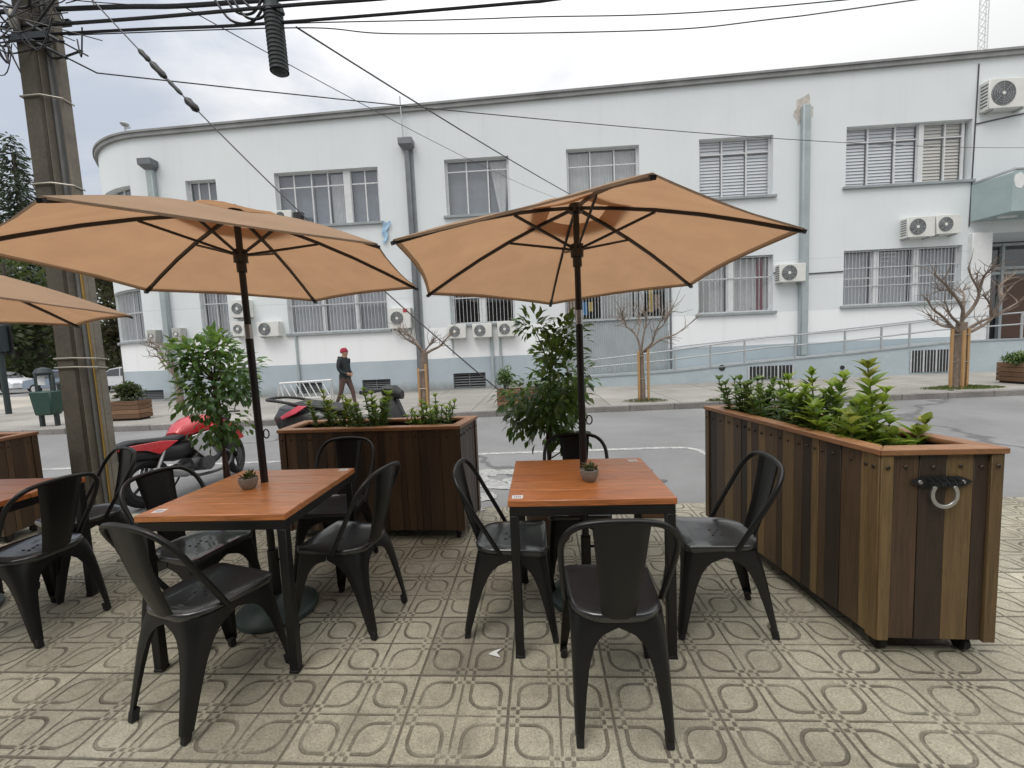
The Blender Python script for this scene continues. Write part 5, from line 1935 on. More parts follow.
# ------------------------------------------------------------------ pruned street trees on the far pavement
def street_tree(px, py, Y_, trunk_px, branches, label, stakes, seed, tr=.09, wrap=True, group='pruned bare street trees'):
    r_ = random.Random(seed)
    base = atY(px, py, Y_); base.z = .03
    t = thing('street_tree', label, 'tree', base, 0, group)
    tk = MB()
    top = atY(*trunk_px, Y_) - base
    tk.tube(spline([Vector((0, 0, -.05)), Vector((top.x * .3 + .01, 0, top.z * .35)), Vector((top.x * .7, .02, top.z * .7)), top], 4), [tr * 1.25] + [tr * (1.05 - .25 * i / 12) for i in range(12)], 10)
    tk.build('trunk', M['bark'], t)
    br = MB()
    for pts in branches:
        y0 = 0
        dy = r_.uniform(-.5, .5)
        P = []
        for i, q in enumerate(pts):
            y0 = dy * i / max(1, len(pts) - 1)
            P.append(atY(q[0], q[1], Y_ + y0) - base)
        n_ = (len(P) - 1) * 4 + 1
        thick = min(.042, tr * (.5 if len(pts) > 3 else .3))
        sp = spline(P, 4)
        br.tube(sp, [thick * (1 - .72 * i / (len(sp) - 1)) for i in range(len(sp))], 7)
        # twigs
        for _ in range(13):
            i = r_.randrange(len(sp) // 3, len(sp))
            d = ((sp[-1] - sp[0]).normalized() + rand_dir(r_, .5) * .9).normalized()
            L = r_.uniform(.2, .55)
            br.tube([sp[i], sp[i] + d * L * .5 + rand_dir(r_) * .05, sp[i] + d * L + rand_dir(r_) * .06], [.010, .007, .003], 5)
    br.build('branches', M['bark'], t)
    for (dx, dy, h) in stakes:
        b = MB(); b.box((dx, dy, h / 2 - .05), (.05, .05, h)); b.build('stake', M['stake'], t, bevel=.004)
    if stakes:
        hs = min(s_[2] for s_ in stakes)
        for z in (hs * .45, hs * .9):
            b = MB()
            pts = [Vector((s_[0] * 1.15, s_[1] * 1.15, z)) for s_ in stakes]
            if len(pts) > 2:
                b.tube(pts, .010, 5, closed=True)
            else:
                b.tube(pts, .010, 5)
            b.build('tie', M['strap'], t)
    return t


street_tree(425, 402, 10.6, (424, 352), [[(424, 355), (418, 346), (408, 340), (397, 330)], [(423, 352), (413, 338), (404, 334)], [(425, 354), (432, 350), (440, 346), (447, 338), (452, 334)], [(424, 352), (428, 347), (434, 340)]],
            'bare pruned tree tied between stakes, nearest the middle of the facade', [(-.10, -.1, 1.05), (.10, -.12, 1.15)], 1, .11)
street_tree(643, 401, 10.2, (641, 352), [[(641, 355), (637, 337), (626, 326), (617, 318)], [(641, 352), (643, 338), (646, 322), (644, 312)], [(642, 352), (652, 343), (656, 330), (664, 316)], [(644, 352), (660, 340), (676, 334), (692, 322)], [(637, 337), (640, 322), (634, 308)], [(656, 330), (664, 324), (672, 308)], [(626, 326), (622, 314)]],
            'bare branching young tree in front of the corrugated shutter', [(-.10, -.05, 1.25), (.12, -.06, 1.3), (.03, .1, 1.2)], 2, .06)
street_tree(956, 388, 10.55, (962, 322), [[(961, 335), (952, 327), (944, 318), (932, 308), (927, 298)], [(961, 325), (963, 310), (955, 296), (945, 284), (935, 275)], [(962, 318), (964, 300), (963, 290)], [(962, 320), (974, 306), (979, 292), (972, 278), (968, 268)], [(963, 335), (978, 328), (992, 318), (1003, 298), (1012, 286)], [(963, 332), (980, 322), (998, 314), (1022, 300)], [(955, 296), (948, 290), (940, 291)], [(979, 292), (984, 276), (994, 268)], [(952, 327), (940, 325), (930, 316)], [(961, 325), (951, 316), (946, 304)], [(992, 318), (990, 304), (984, 296)], [(1003, 298), (1000, 286), (1012, 276)]],
            'bare many branched tree wrapped in stakes in front of the entrance', [(-.19, -.06, 1.45), (.17, -.06, 1.45), (-.03, -.17, 1.4), (.11, .10, 1.4)], 3, .125)
street_tree(180, 400, 13.0, (178, 378), [[(178, 380), (171, 368), (163, 358), (157, 350)], [(177, 378), (165, 366), (158, 357), (148, 356)], [(178, 378), (172, 360), (168, 350), (160, 344)], [(163, 358), (158, 346), (152, 344)], [(171, 368), (168, 356), (170, 345)], [(157, 350), (150, 346)]],
            'bare tree half hidden behind the potted ficus at the left', [], 4, .10)


def grass_tuft(px, py, z, rx, ry, n, label, seed, name='grass_patch', H=.09):
    r_ = random.Random(seed)
    p = atZ(px, py, z)
    b = MB()
    for _ in range(n):
        a = r_.uniform(0, 2 * pi); q = sqrt(r_.random())
        c = Vector((p.x + rx * q * cos(a), p.y + ry * q * sin(a), z))
        d = Vector((r_.uniform(-.6, .6), r_.uniform(-.6, .6), 1))
        b.leaf(c, d, Vector((1, 0, 0)), H * r_.uniform(.5, 1.2) * (1.3 - q), .02, 0, r_.random(), .05)
    o = b.build(name, M['grass'])
    o['kind'] = 'stuff'; o['label'] = label; o['category'] = 'grass'


grass_tuft(645, 401, .032, .55, .32, 900, 'patch of grass round the foot of the young bare tree', 1)
grass_tuft(962, 388, .032, .9, .35, 1100, 'thin grass round the foot of the wrapped tree at the right', 2)
grass_tuft(951, 396, -.09, .13, .08, 240, 'small weed growing at the far kerb', 3, H=.16)
grass_tuft(715, 401, .032, .2, .1, 200, 'small weed on the far kerb beside the long planter', 4, H=.1)


# ------------------------------------------------------------------ far planters
def far_planter(pl, pr, py, H_, D_, label, plant, seed):
    a = atZ(pl, py, .03); c = atZ(pr, py, .03)
    y0 = (a.y + c.y) / 2
    W_ = c.x - a.x
    t = thing('street_planter', label, 'planter', ((a.x + c.x) / 2, y0, .03), atan(.045), 'weathered planters on the far pavement')
    b = MB()
    n = 4
    for i in range(n):
        z0, z1 = .05 + (H_ - .05) * i / n + .004, .05 + (H_ - .05) * (i + 1) / n - .004
        for (p0, p1) in (((-W_ / 2, 0), (W_ / 2, .04)), ((-W_ / 2, D_ - .04), (W_ / 2, D_)), ((-W_ / 2, .042), (-W_ / 2 + .04, D_ - .042)), ((W_ / 2 - .04, .042), (W_ / 2, D_ - .042))):
            b.box2((*p0, z0), (*p1, z1), r=random.Random(seed + i).random())
    b.build('plank_walls', M['oldwood'], t, bevel=.006)
    b = MB(); b.box2((-W_ / 2 + .045, .045, .0), (W_ / 2 - .045, D_ - .045, H_ - .06)); b.build('soil', M['soil'], t)
    return Vector(t.location)


def bush(name, x, y, z, rx, ry, rz, n, mat, label, seed, L=.09, cat='bush', group=None):
    r_ = random.Random(seed)
    t = thing(name, label, cat, (x, y, z), 0, group)
    b = MB()
    cl = [(rand_dir(r_) * r_.uniform(.2, .75)) for _ in range(14)]
    for k in range(n):
        c = r_.choice(cl)
        v = c + rand_dir(r_) * r_.random() ** .5 * .5
        p = Vector((v.x * rx, v.y * ry, rz + v.z * rz))
        d = rand_dir(r_, .4) + Vector((v.x, v.y, v.z)) * .6
        b.leaf(p, d, rand_dir(r_, 1), L * r_.uniform(.7, 1.3), L * .42, 0, r_.random(), .15)
    b.build('leaves', mat, t)
    for k in range(5):
        st = MB()
        st.tube([(r_.uniform(-.05, .05), r_.uniform(-.05, .05), -.02), (r_.uniform(-.3, .3) * rx, r_.uniform(-.3, .3) * ry, rz)], [.012, .006], 5)
        st.build('stem', M['bark_d'], t)
    return t


q = far_planter(113, 136, 421, .50, .42, 'weathered wooden planter at the left beyond the utility pole', None, 1)
bush('shrub', q.x - .05, q.y + .2, .5, .42, .2, .25, 900, M['far_leaf'], 'green tufty shrub in the left far planter', 61, .12)
q = far_planter(498, 547, 407, .42, .55, 'weathered wooden planter behind the potted ficus of the right table', None, 2)
bush('shrub', q.x - .38, q.y + .28, .40, .26, .22, .30, 1100, M['shrub_d'], 'dark rounded bush in the far planter behind the right ficus', 62, .06)
q = far_planter(1018, 1080, 384, .52, .7, 'weathered wooden planter at the right edge of the photo', None, 3)
bush('shrub', q.x - .35, q.y + .3, .5, .5, .28, .16, 700, M['shrub_d'], 'low green plant in the planter at the right edge', 63, .09)

# ------------------------------------------------------------------ bike rack
a_, c_ = atZ(272, 412, .03), atZ(333, 408, .03)
t = thing('bike_rack', 'white metal bicycle rack on the far pavement', 'bike rack', (a_.x, 11.0, .03))
Wd = c_.x - a_.x
for x in (0, Wd):
    b = MB(); b.tube([(x - .14, 0, 0), (x, 0, .72), (x + .14, .0, 0)] if x == 0 else [(x - .1, 0, 0), (x, 0, .76), (x + .02, 0, 0)], .025, 8); b.build('end_frame', M['white'], t)
b = MB(); b.tube([(0, 0, .72), (Wd, 0, .76)], .025, 8); b.build('top_bar', M['white'], t)
b = MB(); b.tube([(0, .05, .28), (Wd, .05, .3)], .018, 8); b.build('low_bar', M['white'], t)
for k in range(1, 8):
    x = Wd * k / 8
    b = MB(); b.tube([(x - .1, 0, .73), (x + .1, .02, .29)], .014, 6); b.build('slanted_bar', M['white'], t)

# ------------------------------------------------------------------ motorcycles
def wheel(parent, c, R, wd, name='wheel', R3=None, spokes=5):
    R3 = R3 or Matrix.Identity(3)
    c = Vector(c)
    b = MB()
    n = 36
    rings = []
    for k in range(n):
        a = 2 * pi * k / n
        rad = R3 @ Vector((0, cos(a), sin(a)))
        axx = R3 @ Vector((1, 0, 0))
        ring_ = []
        for j in range(8):
            b_ = 2 * pi * j / 8
            ring_.append(c + rad * (R - wd * .45 + wd * .45 * cos(b_)) + axx * wd * .5 * sin(b_))
        rings.append(ring_)
    rings.append(rings[0])
    b.loft(rings, caps=False)
    ty = b.build(name, M['rubber'], parent)
    b = MB()
    axx = R3 @ Vector((1, 0, 0))
    rr = R - wd * .9
    pts = [c + R3 @ Vector((0, cos(2 * pi * k / 28), sin(2 * pi * k / 28))) * rr for k in range(28)]
    b.tube(pts, .014, 8, closed=True)
    b.cyl(c - axx * .06, c + axx * .06, .045, n=14)
    for k in range(spokes):
        a = 2 * pi * k / spokes
        b.beam(c, c + R3 @ Vector((0, cos(a), sin(a))) * rr, .028, .018, R3 @ Vector((1, 0, 0)))
    b.lathe([(.105, 0), (.105, .004), (.03, .004)], c + axx * .062, 24, axx.to_track_quat('Z', 'Y').to_matrix())
    b.build('rim', M['mblack'], ty)
    return ty


def sect(y, x, z, hw, hh, n=12, pw=2.5):
    """super-ellipse cross-section across the bike at length y"""
    out = []
    for k in range(n):
        a = 2 * pi * k / n
        cx, sx = cos(a), sin(a)
        out.append((x + hw * math.copysign(abs(cx) ** (2 / pw), cx), y, z + hh * math.copysign(abs(sx) ** (2 / pw), sx)))
    return out


# local: +y forward, +x right, wheel contact at z=0
head = Vector((-4.22, 4.12, 0)); fwd = Vector((-4.12, 5.5, 0)) - head
t = thing('motorcycle', 'red and black motorcycle parked by the utility pole with its rear to us', 'motorcycle', (head.x, head.y, RZ), atan2(-fwd.x, fwd.y))
t.scale = (.90, .90, .86)
t.rotation_euler.y = radians(-5)
WBs = 1.36
wheel(t, (0, 0, .31), .31, .14)
steer = Matrix.Rotation(radians(24), 3, 'Z')
wheel(t, (.0, WBs, .30), .30, .11, R3=steer)
b = MB(); b.loft([sect(.44, 0, .80, .10, .04), sect(.54, 0, .84, .15, .11), sect(.72, 0, .88, .19, .145), sect(.95, 0, .85, .215, .16), sect(1.08, 0, .78, .18, .13), sect(1.16, 0, .74, .08, .07)]); b.build('fuel_tank', M['red'], t)
for sx in (-1, 1):
    b = MB(); b.prism([(sx * .20, .80, .84), (sx * .225, 1.0, .90), (sx * .23, 1.24, .76), (sx * .21, 1.34, .56), (sx * .18, 1.16, .52), (sx * .19, .98, .68)], (sx * .02, 0, 0)); b.build('side_shroud', M['red'], t, bevel=.008)
    b = MB(); b.prism([(sx * .18, .54, .76), (sx * .20, .98, .80), (sx * .20, 1.0, .72), (sx * .185, .74, .64), (sx * .18, .86, .42), (sx * .175, .70, .38), (sx * .17, .54, .58)], (sx * .018, 0, 0)); b.build('side_panel', M['silver'], t, bevel=.006)
    b = MB(); b.prism([(sx * .08, -.30, .80), (sx * .13, .16, .78), (sx * .155, .36, .74), (sx * .15, .10, .62), (sx * .12, -.02, .70), (sx * .08, -.30, .755)], (sx * .02, 0, 0)); b.build('tail_fairing', M['red'], t, bevel=.006)
    b = MB(); b.cyl((sx * .11, .02, .33), (sx * .12, .20, .66), .022); b.build('shock_absorber', M['chrome'], t)
    b = MB(); b.beam((sx * .10, 0, .31), (sx * .10, .52, .38), .03, .05); b.build('swing_arm', M['engine'], t)
b = MB(); b.loft([sect(-.30, 0, .80, .05, .03), sect(-.1, 0, .82, .10, .04), sect(.12, 0, .79, .13, .045), sect(.36, 0, .755, .14, .05), sect(.55, 0, .79, .11, .05)]); b.build('seat', M['mblack'], t)
b = MB(); b.loft([sect(-.20, 0, .68, .09, .07), sect(.1, 0, .64, .12, .10), sect(.4, 0, .58, .13, .12), sect(.62, 0, .60, .13, .10)]); b.build('rear_body', M['mblack'], t)
b = MB(); b.loft([sect(-.42, 0, .72, .05, .015), sect(-.30, 0, .74, .06, .02)]); b.beam((0, -.28, .72), (0, -.42, .52), .12, .012); b.build('rear_mudguard', M['mblack'], t)
b = MB(); b.box((0, -.325, .80), (.13, .03, .045)); b.build('tail_lamp', M['lamp_red'], t, bevel=.008)
b = MB(); b.loft([sect(.56, 0, .36, .12, .10), sect(.70, 0, .40, .17, .16), sect(.86, 0, .42, .17, .17), sect(1.0, 0, .44, .13, .14)], r=.5)
for k in range(5):
    b.box((0, .93, .42 + .035 * k), (.30, .22, .012))
b.cyl((-.2, .70, .34), (.2, .70, .34), .10, n=18)
b.build('engine', M['engine'], t)
b = MB(); b.tube(spline([(.12, 1.02, .46), (.16, 1.12, .36), (.16, 1.0, .20), (.15, .6, .20), (.18, .40, .28)], 5), .022, 8); ex = b.build('exhaust_pipe', M['engine'], t)
b = MB(); b.tube([(.18, .42, .28), (.20, .36, .30), (.21, -.02, .42), (.21, -.08, .44)], [.03, .058, .062, .045], 14); b.build('muffler', M['chrome'], ex)
b = MB(); b.tube([(0, 1.02, .86), (0, .9, .55), (0, .55, .30)], .03, 8); b.tube([(0, 1.0, .82), (0, .5, .72), (0, .2, .68)], .026, 8); b.build('frame', M['mblack'], t)
sf = lambda v: (Vector((0, WBs - .22, 0)) + steer @ (Vector(v) - Vector((0, WBs - .22, 0))))
for sx in (-1, 1):
    b = MB(); b.cyl(sf((sx * .085, WBs, .30)), sf((sx * .085, WBs - .24, .92)), .024); b.build('fork_leg', M['mblack'], t)
    b = MB(); b.tube([sf((sx * .05, WBs - .27, .95)), sf((sx * .22, WBs - .30, .99)), sf((sx * .36, WBs - .38, .98))], .013, 8); hb = b.build('handlebar', M['mblack'], t)
    b = MB(); b.tube([sf((sx * .28, WBs - .33, .98)), sf((sx * .31, WBs - .28, 1.13))], .007, 6); b.lathe([(.045, 0), (.05, .012), (.03, .02)], sf((sx * .33, WBs - .29, 1.15)), 14, Matrix.Rotation(pi / 2, 3, 'X')); b.build('mirror', M['mblack'], hb)
b = MB()
rings = []
for k in range(9):
    a = radians(20 + 130 * k / 8)
    cpt = sf((0, WBs + .325 * cos(a), .30 + .325 * sin(a)))
    xx = steer @ Vector((1, 0, 0)); rr = steer @ Vector((0, cos(a), sin(a)))
    rings.append([cpt + xx * .065 - rr * .03, cpt + xx * .05 + rr * .012, cpt - xx * .05 + rr * .012, cpt - xx * .065 - rr * .03, cpt - xx * .05, cpt + xx * .05])
b.loft(rings); b.build('front_mudguard', M['red'], t, bevel=.003)
b = MB(); b.loft([[Vector(sf(p)) for p in sect(WBs - .22, 0, .88, .07, .06)], [Vector(sf(p)) for p in sect(WBs - .12, 0, .88, .11, .09)], [Vector(sf(p)) for p in sect(WBs - .02, 0, .86, .09, .08)]]); b.build('headlamp', M['mblack'], t)
b = MB(); b.tube([(-.12, .55, .22), (-.26, .50, .0)], .012, 6); b.build('side_stand', M['mblack'], t)

# dark scooter behind the middle planter, facing right
p0 = Vector((-3.30, 5.05, RZ))
t = thing('scooter', 'dark grey scooter with a red tail light parked beyond the dark planter', 'scooter', (-2.98, 5.15, RZ), radians(-90))
t.scale = (1.1, 1.14, 1.06)
wheel(t, (0, 0, .27), .27, .13)
wheel(t, (0, 1.28, .27), .27, .11)
b = MB(); b.loft([sect(-.36, 0, .70, .06, .04), sect(-.26, 0, .70, .16, .17), sect(-.05, 0, .69, .20, .21), sect(.22, 0, .64, .20, .20), sect(.46, 0, .54, .18, .18), sect(.60, 0, .44, .14, .12)]); b.build('rear_body', pm('dark_scooter_paint', (.035, .037, .04), .35, coat=.4), t)
b = MB(); b.loft([sect(-.16, 0, .86, .10, .03), sect(0, 0, .88, .15, .045), sect(.3, 0, .83, .16, .05), sect(.55, 0, .78, .12, .05)]); b.build('seat', M['mblack'], t)
b = MB(); b.tube(spline([(.17, .1, .86), (.18, -.2, .93), (.12, -.38, .95), (-.12, -.38, .95), (-.18, -.2, .93), (-.17, .1, .86)], 5), .018, 8); b.build('grab_rail', M['mblack'], t)
for sx in (-1, 1):
    b = MB(); b.prism([(sx * .17, -.20, .76), (sx * .19, .02, .88), (sx * .20, .12, .87), (sx * .21, .0, .79), (sx * .19, -.18, .72)], (sx * .025, 0, 0)); b.build('tail_lamp', M['lamp_red'], t, bevel=.006)
b = MB(); b.loft([sect(.55, 0, .24, .16, .05), sect(.95, 0, .24, .16, .05)]); b.build('floorboard', M['mblack'], t)
b = MB(); b.loft([[(-.18, .98, .25), (.18, .98, .25), (.16, 1.10, .25), (-.16, 1.10, .25)], [(-.2, .93, .60), (.2, .93, .60), (.13, 1.12, .60), (-.13, 1.12, .60)], [(-.13, .88, .92), (.13, .88, .92), (.09, 1.02, .92), (-.09, 1.02, .92)]]); b.build('leg_shield', M['mblack'], t, bevel=.01)
b = MB(); b.cyl((0, 1.28, .27), (0, .95, .98), .03); b.build('fork', M['mblack'], t)
b = MB(); b.tube([(-.36, .82, 1.02), (-.2, .92, 1.02), (.2, .92, 1.02), (.36, .82, 1.02)], .016, 8); hb = b.build('handlebar', M['mblack'], t)
for sx in (-1, 1):
    b = MB(); b.cyl((sx * .25, .895, 1.02), (sx * .40, .795, 1.02), .022, n=10); b.build('grip', M['rubber'], hb)
b = MB(); b.loft([sect(.90, 0, 1.0, .10, .06), sect(1.02, 0, .98, .12, .08), sect(1.10, 0, .94, .07, .05)]); b.build('headlamp', M['mblack'], t)


# ------------------------------------------------------------------ people
def skin_mesh(name, verts, edges, parent, mats, matfn, sub=2):
    me = bpy.data.meshes.new(name)
    me.from_pydata([v[0] for v in verts], edges, [])
    o = bpy.data.objects.new(name + '_tmp', me); COL.objects.link(o)
    md = o.modifiers.new('s', 'SKIN'); md.use_smooth_shade = True
    sv = me.skin_vertices[0].data
    for i, v in enumerate(verts):
        r0 = v[1]
        sv[i].radius = (r0, r0) if not hasattr(r0, '__len__') else r0
        sv[i].use_root = (i == 0)
    ss = o.modifiers.new('d', 'SUBSURF'); ss.levels = sub; ss.render_levels = sub
    dg = bpy.context.evaluated_depsgraph_get()
    m2 = bpy.data.meshes.new_from_object(o.evaluated_get(dg))
    bpy.data.objects.remove(o)
    m2.name = name
    m2.materials.clear()
    for m in mats:
        m2.materials.append(m)
    for p in m2.polygons:
        p.material_index = matfn(p.center)
        p.use_smooth = True
    ob = bpy.data.objects.new(name, m2)
    COL.objects.link(ob)
    ob.parent = parent
    return ob


def person(loc, rz, label, H=1.62, hat='beanie', stride=.2, top='jacket', legs='trouser', arms='hold', detail=True):
    """standing figure, local +x is the way it faces"""
    k = H / 1.62
    t = thing('person', label, 'person', loc, rz)
    V, E = [], []

    def chain(start, pts):
        prev = start
        for p, r0 in pts:
            V.append((Vector(p) * k, r0 * k if not hasattr(r0, '__len__') else tuple(q * k for q in r0)))
            i = len(V) - 1
            if prev is not None:
                E.append((prev, i))
            prev = i
        return prev
    pel = chain(None, [((0, 0, .84), (.135, .115))])
    ch = chain(pel, [((-.01, 0, .98), (.13, .115)), ((-.02, 0, 1.14), (.145, .125)), ((-.01, 0, 1.27), (.15, .105))])
    chest = ch
    nk = chain(ch, [((.015, 0, 1.355), .058)])
    chain(nk, [((.045, 0, 1.43), .072), ((.055, 0, 1.49), .088), ((.045, 0, 1.555), .078)])
    for s in (-1, 1):
        st = stride * s
        chain(pel, [((.0 + st * .1, s * .095, .74), .092), ((st * .45 + .03, s * .10, .44), .064), ((st * .75 - .01, s * .10, .22), .052), ((st * 1.0 - .04, s * .10, .07), .045), ((st * 1.0 + .07, s * .105, .035), .036)])
        sh = chain(chest, [((-.02, s * .17, 1.29), .066)])
        if arms == 'hold':
            wr = chain(sh, [((-.03, s * .215, 1.12), .055), ((.0, s * .20, 1.0), .048), ((.13, s * .12, .92), .040), ((.185, s * .06, .90), .028)])
        else:
            wr = chain(sh, [((-.02, s * .22, 1.1), .053), ((.0, s * .225, .98), .046), ((.05 * s, s * .22, .80), .036), ((.06 * s + .01, s * .215, .74), .026)])
        hp = V[wr][0] / k
        dirn = Vector((.35, -.8 * s, -.3)) if arms == 'hold' else Vector((.25, 0, -1))
        dirn.normalize()
        sd = Vector((.3, 0, .9)) if arms == 'hold' else Vector((1, 0, .1))
        for q, ln in ((-1.5, .055), (-.5, .07), (.5, .066), (1.5, .052)):
            a = hp + dirn * .035 + sd * q * .016
            chain(wr, [(a, .009), (a + dirn * ln * .55 + Vector((0, 0, -.008)), .0085), (a + dirn * ln + Vector((-.008, 0, -.02)), .007)])
        chain(wr, [(hp + sd * .03 + dirn * .01, .010), (hp + sd * .042 + dirn * .045, .009)])

    def mf(c):
        z = c.z / k
        if z > 1.365:
            return 0
        if z < .055:
            return 3
        if arms == 'hold' and z > .82 and c.x / k > .155 and abs(c.y) / k < .12:
            return 0
        if arms != 'hold' and .6 < z < .775 and abs(c.y) / k > .185:
            return 0
        return 1 if z > .80 else 2
    skin_mesh('body', V, E, t, [M['skin'], M[top], M[legs], M['shoe']], mf)
    hc = Vector((.05, 0, 1.50)) * k
    b = MB()
    b.loft([[hc + Vector((.085 + dx, dy * w_, dz)) * 1 for dx, dy, dz in ()] or [hc + Vector((.082, -.012, -.005)) * k, hc + Vector((.082, .012, -.005)) * k, hc + Vector((.075, .004, .03)) * k, hc + Vector((.075, -.004, .03)) * k],
            [hc + Vector((.105, -.010, -.018)) * k, hc + Vector((.105, .010, -.018)) * k, hc + Vector((.09, .004, .0)) * k, hc + Vector((.09, -.004, .0)) * k]])
    for s in (-1, 1):
        b.lathe([(.012, -.008), (.022, 0), (.012, .008)], hc + Vector((-.005, s * .088, -.005)) * k, 10, Matrix.Rotation(pi / 2, 3, 'X'))
    b.build('face_features', M['skin'], t)
    b = MB()
    for s in (-1, 1):
        b.lathe([(.009, -.006), (.012, 0), (.006, .006)], hc + Vector((.078, s * .032, .012)) * k, 10, Matrix.Rotation(pi / 2, 3, 'Y'))
    b.box(hc + Vector((.078, 0, -.045)) * k, (.012, .045, .008))
    b.build('eyes_and_mouth', M['shoe'], t)
    b = MB()
    prof = [(.095, .02), (.104, .03), (.104, .06), (.098, .075), (.09, .11), (.065, .14), (.02, .152)] if hat else [(.085, -.02), (.098, .02), (.095, .08), (.06, .115), (.02, .122)]
    b.lathe([(a * k, z_ * k) for a, z_ in prof], hc + Vector((-.01, 0, -.02)) * k, 20, Matrix.Rotation(radians(-12), 3, 'Y'))
    b.build('beanie' if hat else 'hair', M['beanie' if hat else 'shoe'], t)
    if arms == 'hold':
        b = MB()
        b.tube(spline([Vector((.03, -.085, 1.345)) * k, Vector((-.085, -.08, 1.36)) * k, Vector((-.125, 0, 1.355)) * k, Vector((-.085, .08, 1.36)) * k, Vector((.03, .085, 1.345)) * k], 4), .042 * k, 8)
        b.build('hood', M[top], t)
    return t


person((-5.28, 11.1, .03), radians(-12), 'person in a dark jacket and red beanie walking on the far pavement', 1.60, True, .24)
p = atZ(110, 396, .03)
person((-17.9, 15.6, .03), radians(30), 'person in dark clothes far off behind the utility pole', 1.68, None, .15, 'jacket', 'shoe', 'down')
person((-30.5, 21.8, -.09), radians(200), 'person in dark clothes standing far left beside the parked cars', 1.7, None, .1, 'jacket', 'shoe', 'down')


# ------------------------------------------------------------------ far left: plaza, bin, cars, trees
def car(loc, rz, paint, label):
    t = thing('parked_car', label, 'car', loc, rz, 'cars parked at the far left')
    # side profile along x (length), width along y
    prof = [(-2.05, .38), (-2.08, .62), (-1.98, .86), (-1.45, .93), (-.95, 1.36), (-.35, 1.46), (.35, 1.43), (.95, 1.02), (1.75, .88), (2.05, .68), (2.08, .38)]
    b = MB()
    for half in (0,):
        rings = []
        for yv, ins in ((-.84, .06), (-.80, 0), (0, 0), (.80, 0), (.84, .06)):
            ring_ = []
            for (x, z) in prof:
                tuck = .16 * max(0, (z - .9) / .5)
                yy = yv * (1 - tuck)
                ring_.append((x * (1 - ins * .15), yy, z - (ins * .3 if z > .5 else -ins * .2)))
            rings.append(ring_)
        b.loft(rings)
    b.build('body', M[paint], t, sharp=30)
    for s in (-1, 1):
        b = MB()
        yy = s * .845
        tu = lambda z: s * (.845 * (1 - .16 * max(0, (z - .9) / .5)) + .004)
        for poly in ([(-1.30, .95), (-.92, 1.30), (-.36, 1.38), (-.30, .95)], [(-.22, .95), (-.28, 1.385), (.30, 1.36), (.82, .98)]):
            b.prism([(x, tu(z), z) for x, z in poly], (0, s * .004, 0))
        b.build('side_window', M['glass_d'], t)
        for x in (-1.28, 1.30):
            b = MB(); b.cyl((x, s * .70, .31), (x, s * .86, .31), .31, n=22); wh = b.build('wheel', M['rubber'], t)
            b = MB(); b.cyl((x, s * .855, .31), (x, s * .868, .31), .20, n=18); b.build('rim', M['silver'], wh)
        b = MB(); b.box((2.03, s * .62, .68), (.1, .32, .12)); b.build('headlight', M['glass'], t, bevel=.02)
        b = MB(); b.box((-2.04, s * .66, .78), (.08, .26, .14)); b.build('tail_light', M['lamp_red'], t, bevel=.02)
    for (x0, z0, x1, z1) in ((-1.46, .96, -1.0, 1.345), (.42, 1.415, .92, 1.06)):
        b = MB()
        sgn = -1 if x0 < -1 else 1
        b.hexa([(x0 + .02 * sgn, -.70, z0), (x0 + .02 * sgn, .70, z0), (x1 + .02 * sgn, .66, z1), (x1 + .02 * sgn, -.66, z1), (x0, -.70, z0 + .03), (x0, .70, z0 + .03), (x1, .66, z1 + .03), (x1, -.66, z1 + .03)])
        b.build('windscreen', M['glass_d'], t)


car((-29.6, 24.6, -.095), radians(2), 'carblue', 'blue grey car parked at the far left behind the litter bin')
car((-24.2, 23.8, -.095), radians(4), 'carwhite', 'pale car parked at the far left just left of the utility pole')
car((-35.5, 25.4, -.095), radians(0), 'carwhite', 'pale car cut by the left edge of the photo')

p0, p1 = atZ(40, 427, .03), atZ(61, 425, .03)
t = thing('litter_bin', 'dark green litter bin hung between two posts on the plaza', 'bin', ((p0.x + p1.x) / 2, (p0.y + p1.y) / 2, .028), radians(8))
Wd = (p1 - p0).length * .95
for s in (-1, 1):
    b = MB(); b.box((s * Wd / 2, 0, .62), (.08, .08, 1.24)); b.build('post', M['postgreen'], t, bevel=.01)
b = MB(); b.loft([[(-.20, -.14, .28), (.20, -.14, .28), (.20, .14, .28), (-.20, .14, .28)], [(-.25, -.18, .86), (.25, -.18, .86), (.25, .18, .86), (-.25, .18, .86)]]); b.build('basket', M['bin'], t, bevel=.03)
b = MB(); b.box((-.06, -.02, 1.12), (Wd * .55, .02, .22)); b.build('notice', M['white'], t)
b = MB(); b.lathe([(.16, 1.24), (.18, 1.30), (.13, 1.40), (.03, 1.43)], n=18); b.build('lid', M['postgreen'], t)

p = atZ(9, 414, .03)
t = thing('traffic_light', 'traffic light seen from behind on a dark post at the left edge', 'traffic light', (p.x, p.y, .028))
b = MB(); b.tube([(0, 0, 0), (0, 0, 2.0)], .075, 10); b.build('post', M['postgreen'], t)
b = MB(); b.box((0, 0, 2.42), (.42, .26, .85)); hd = b.build('signal_head', M['postgreen'], t, bevel=.03)
b = MB(); b.box((0, .14, 2.42), (.60, .02, 1.0)); b.build('backboard', M['mblack'], hd)
p = atZ(63, 411, .03)
b = MB(); b.lathe([(.07, 0), (.07, .85), (.09, .86), (.09, .92), (.05, .97)], n=14); tag(b.build('bollard', M['postgreen'], loc=(p.x, p.y, .028)), 'thin dark bollard on the plaza right of the litter bin', 'bollard')


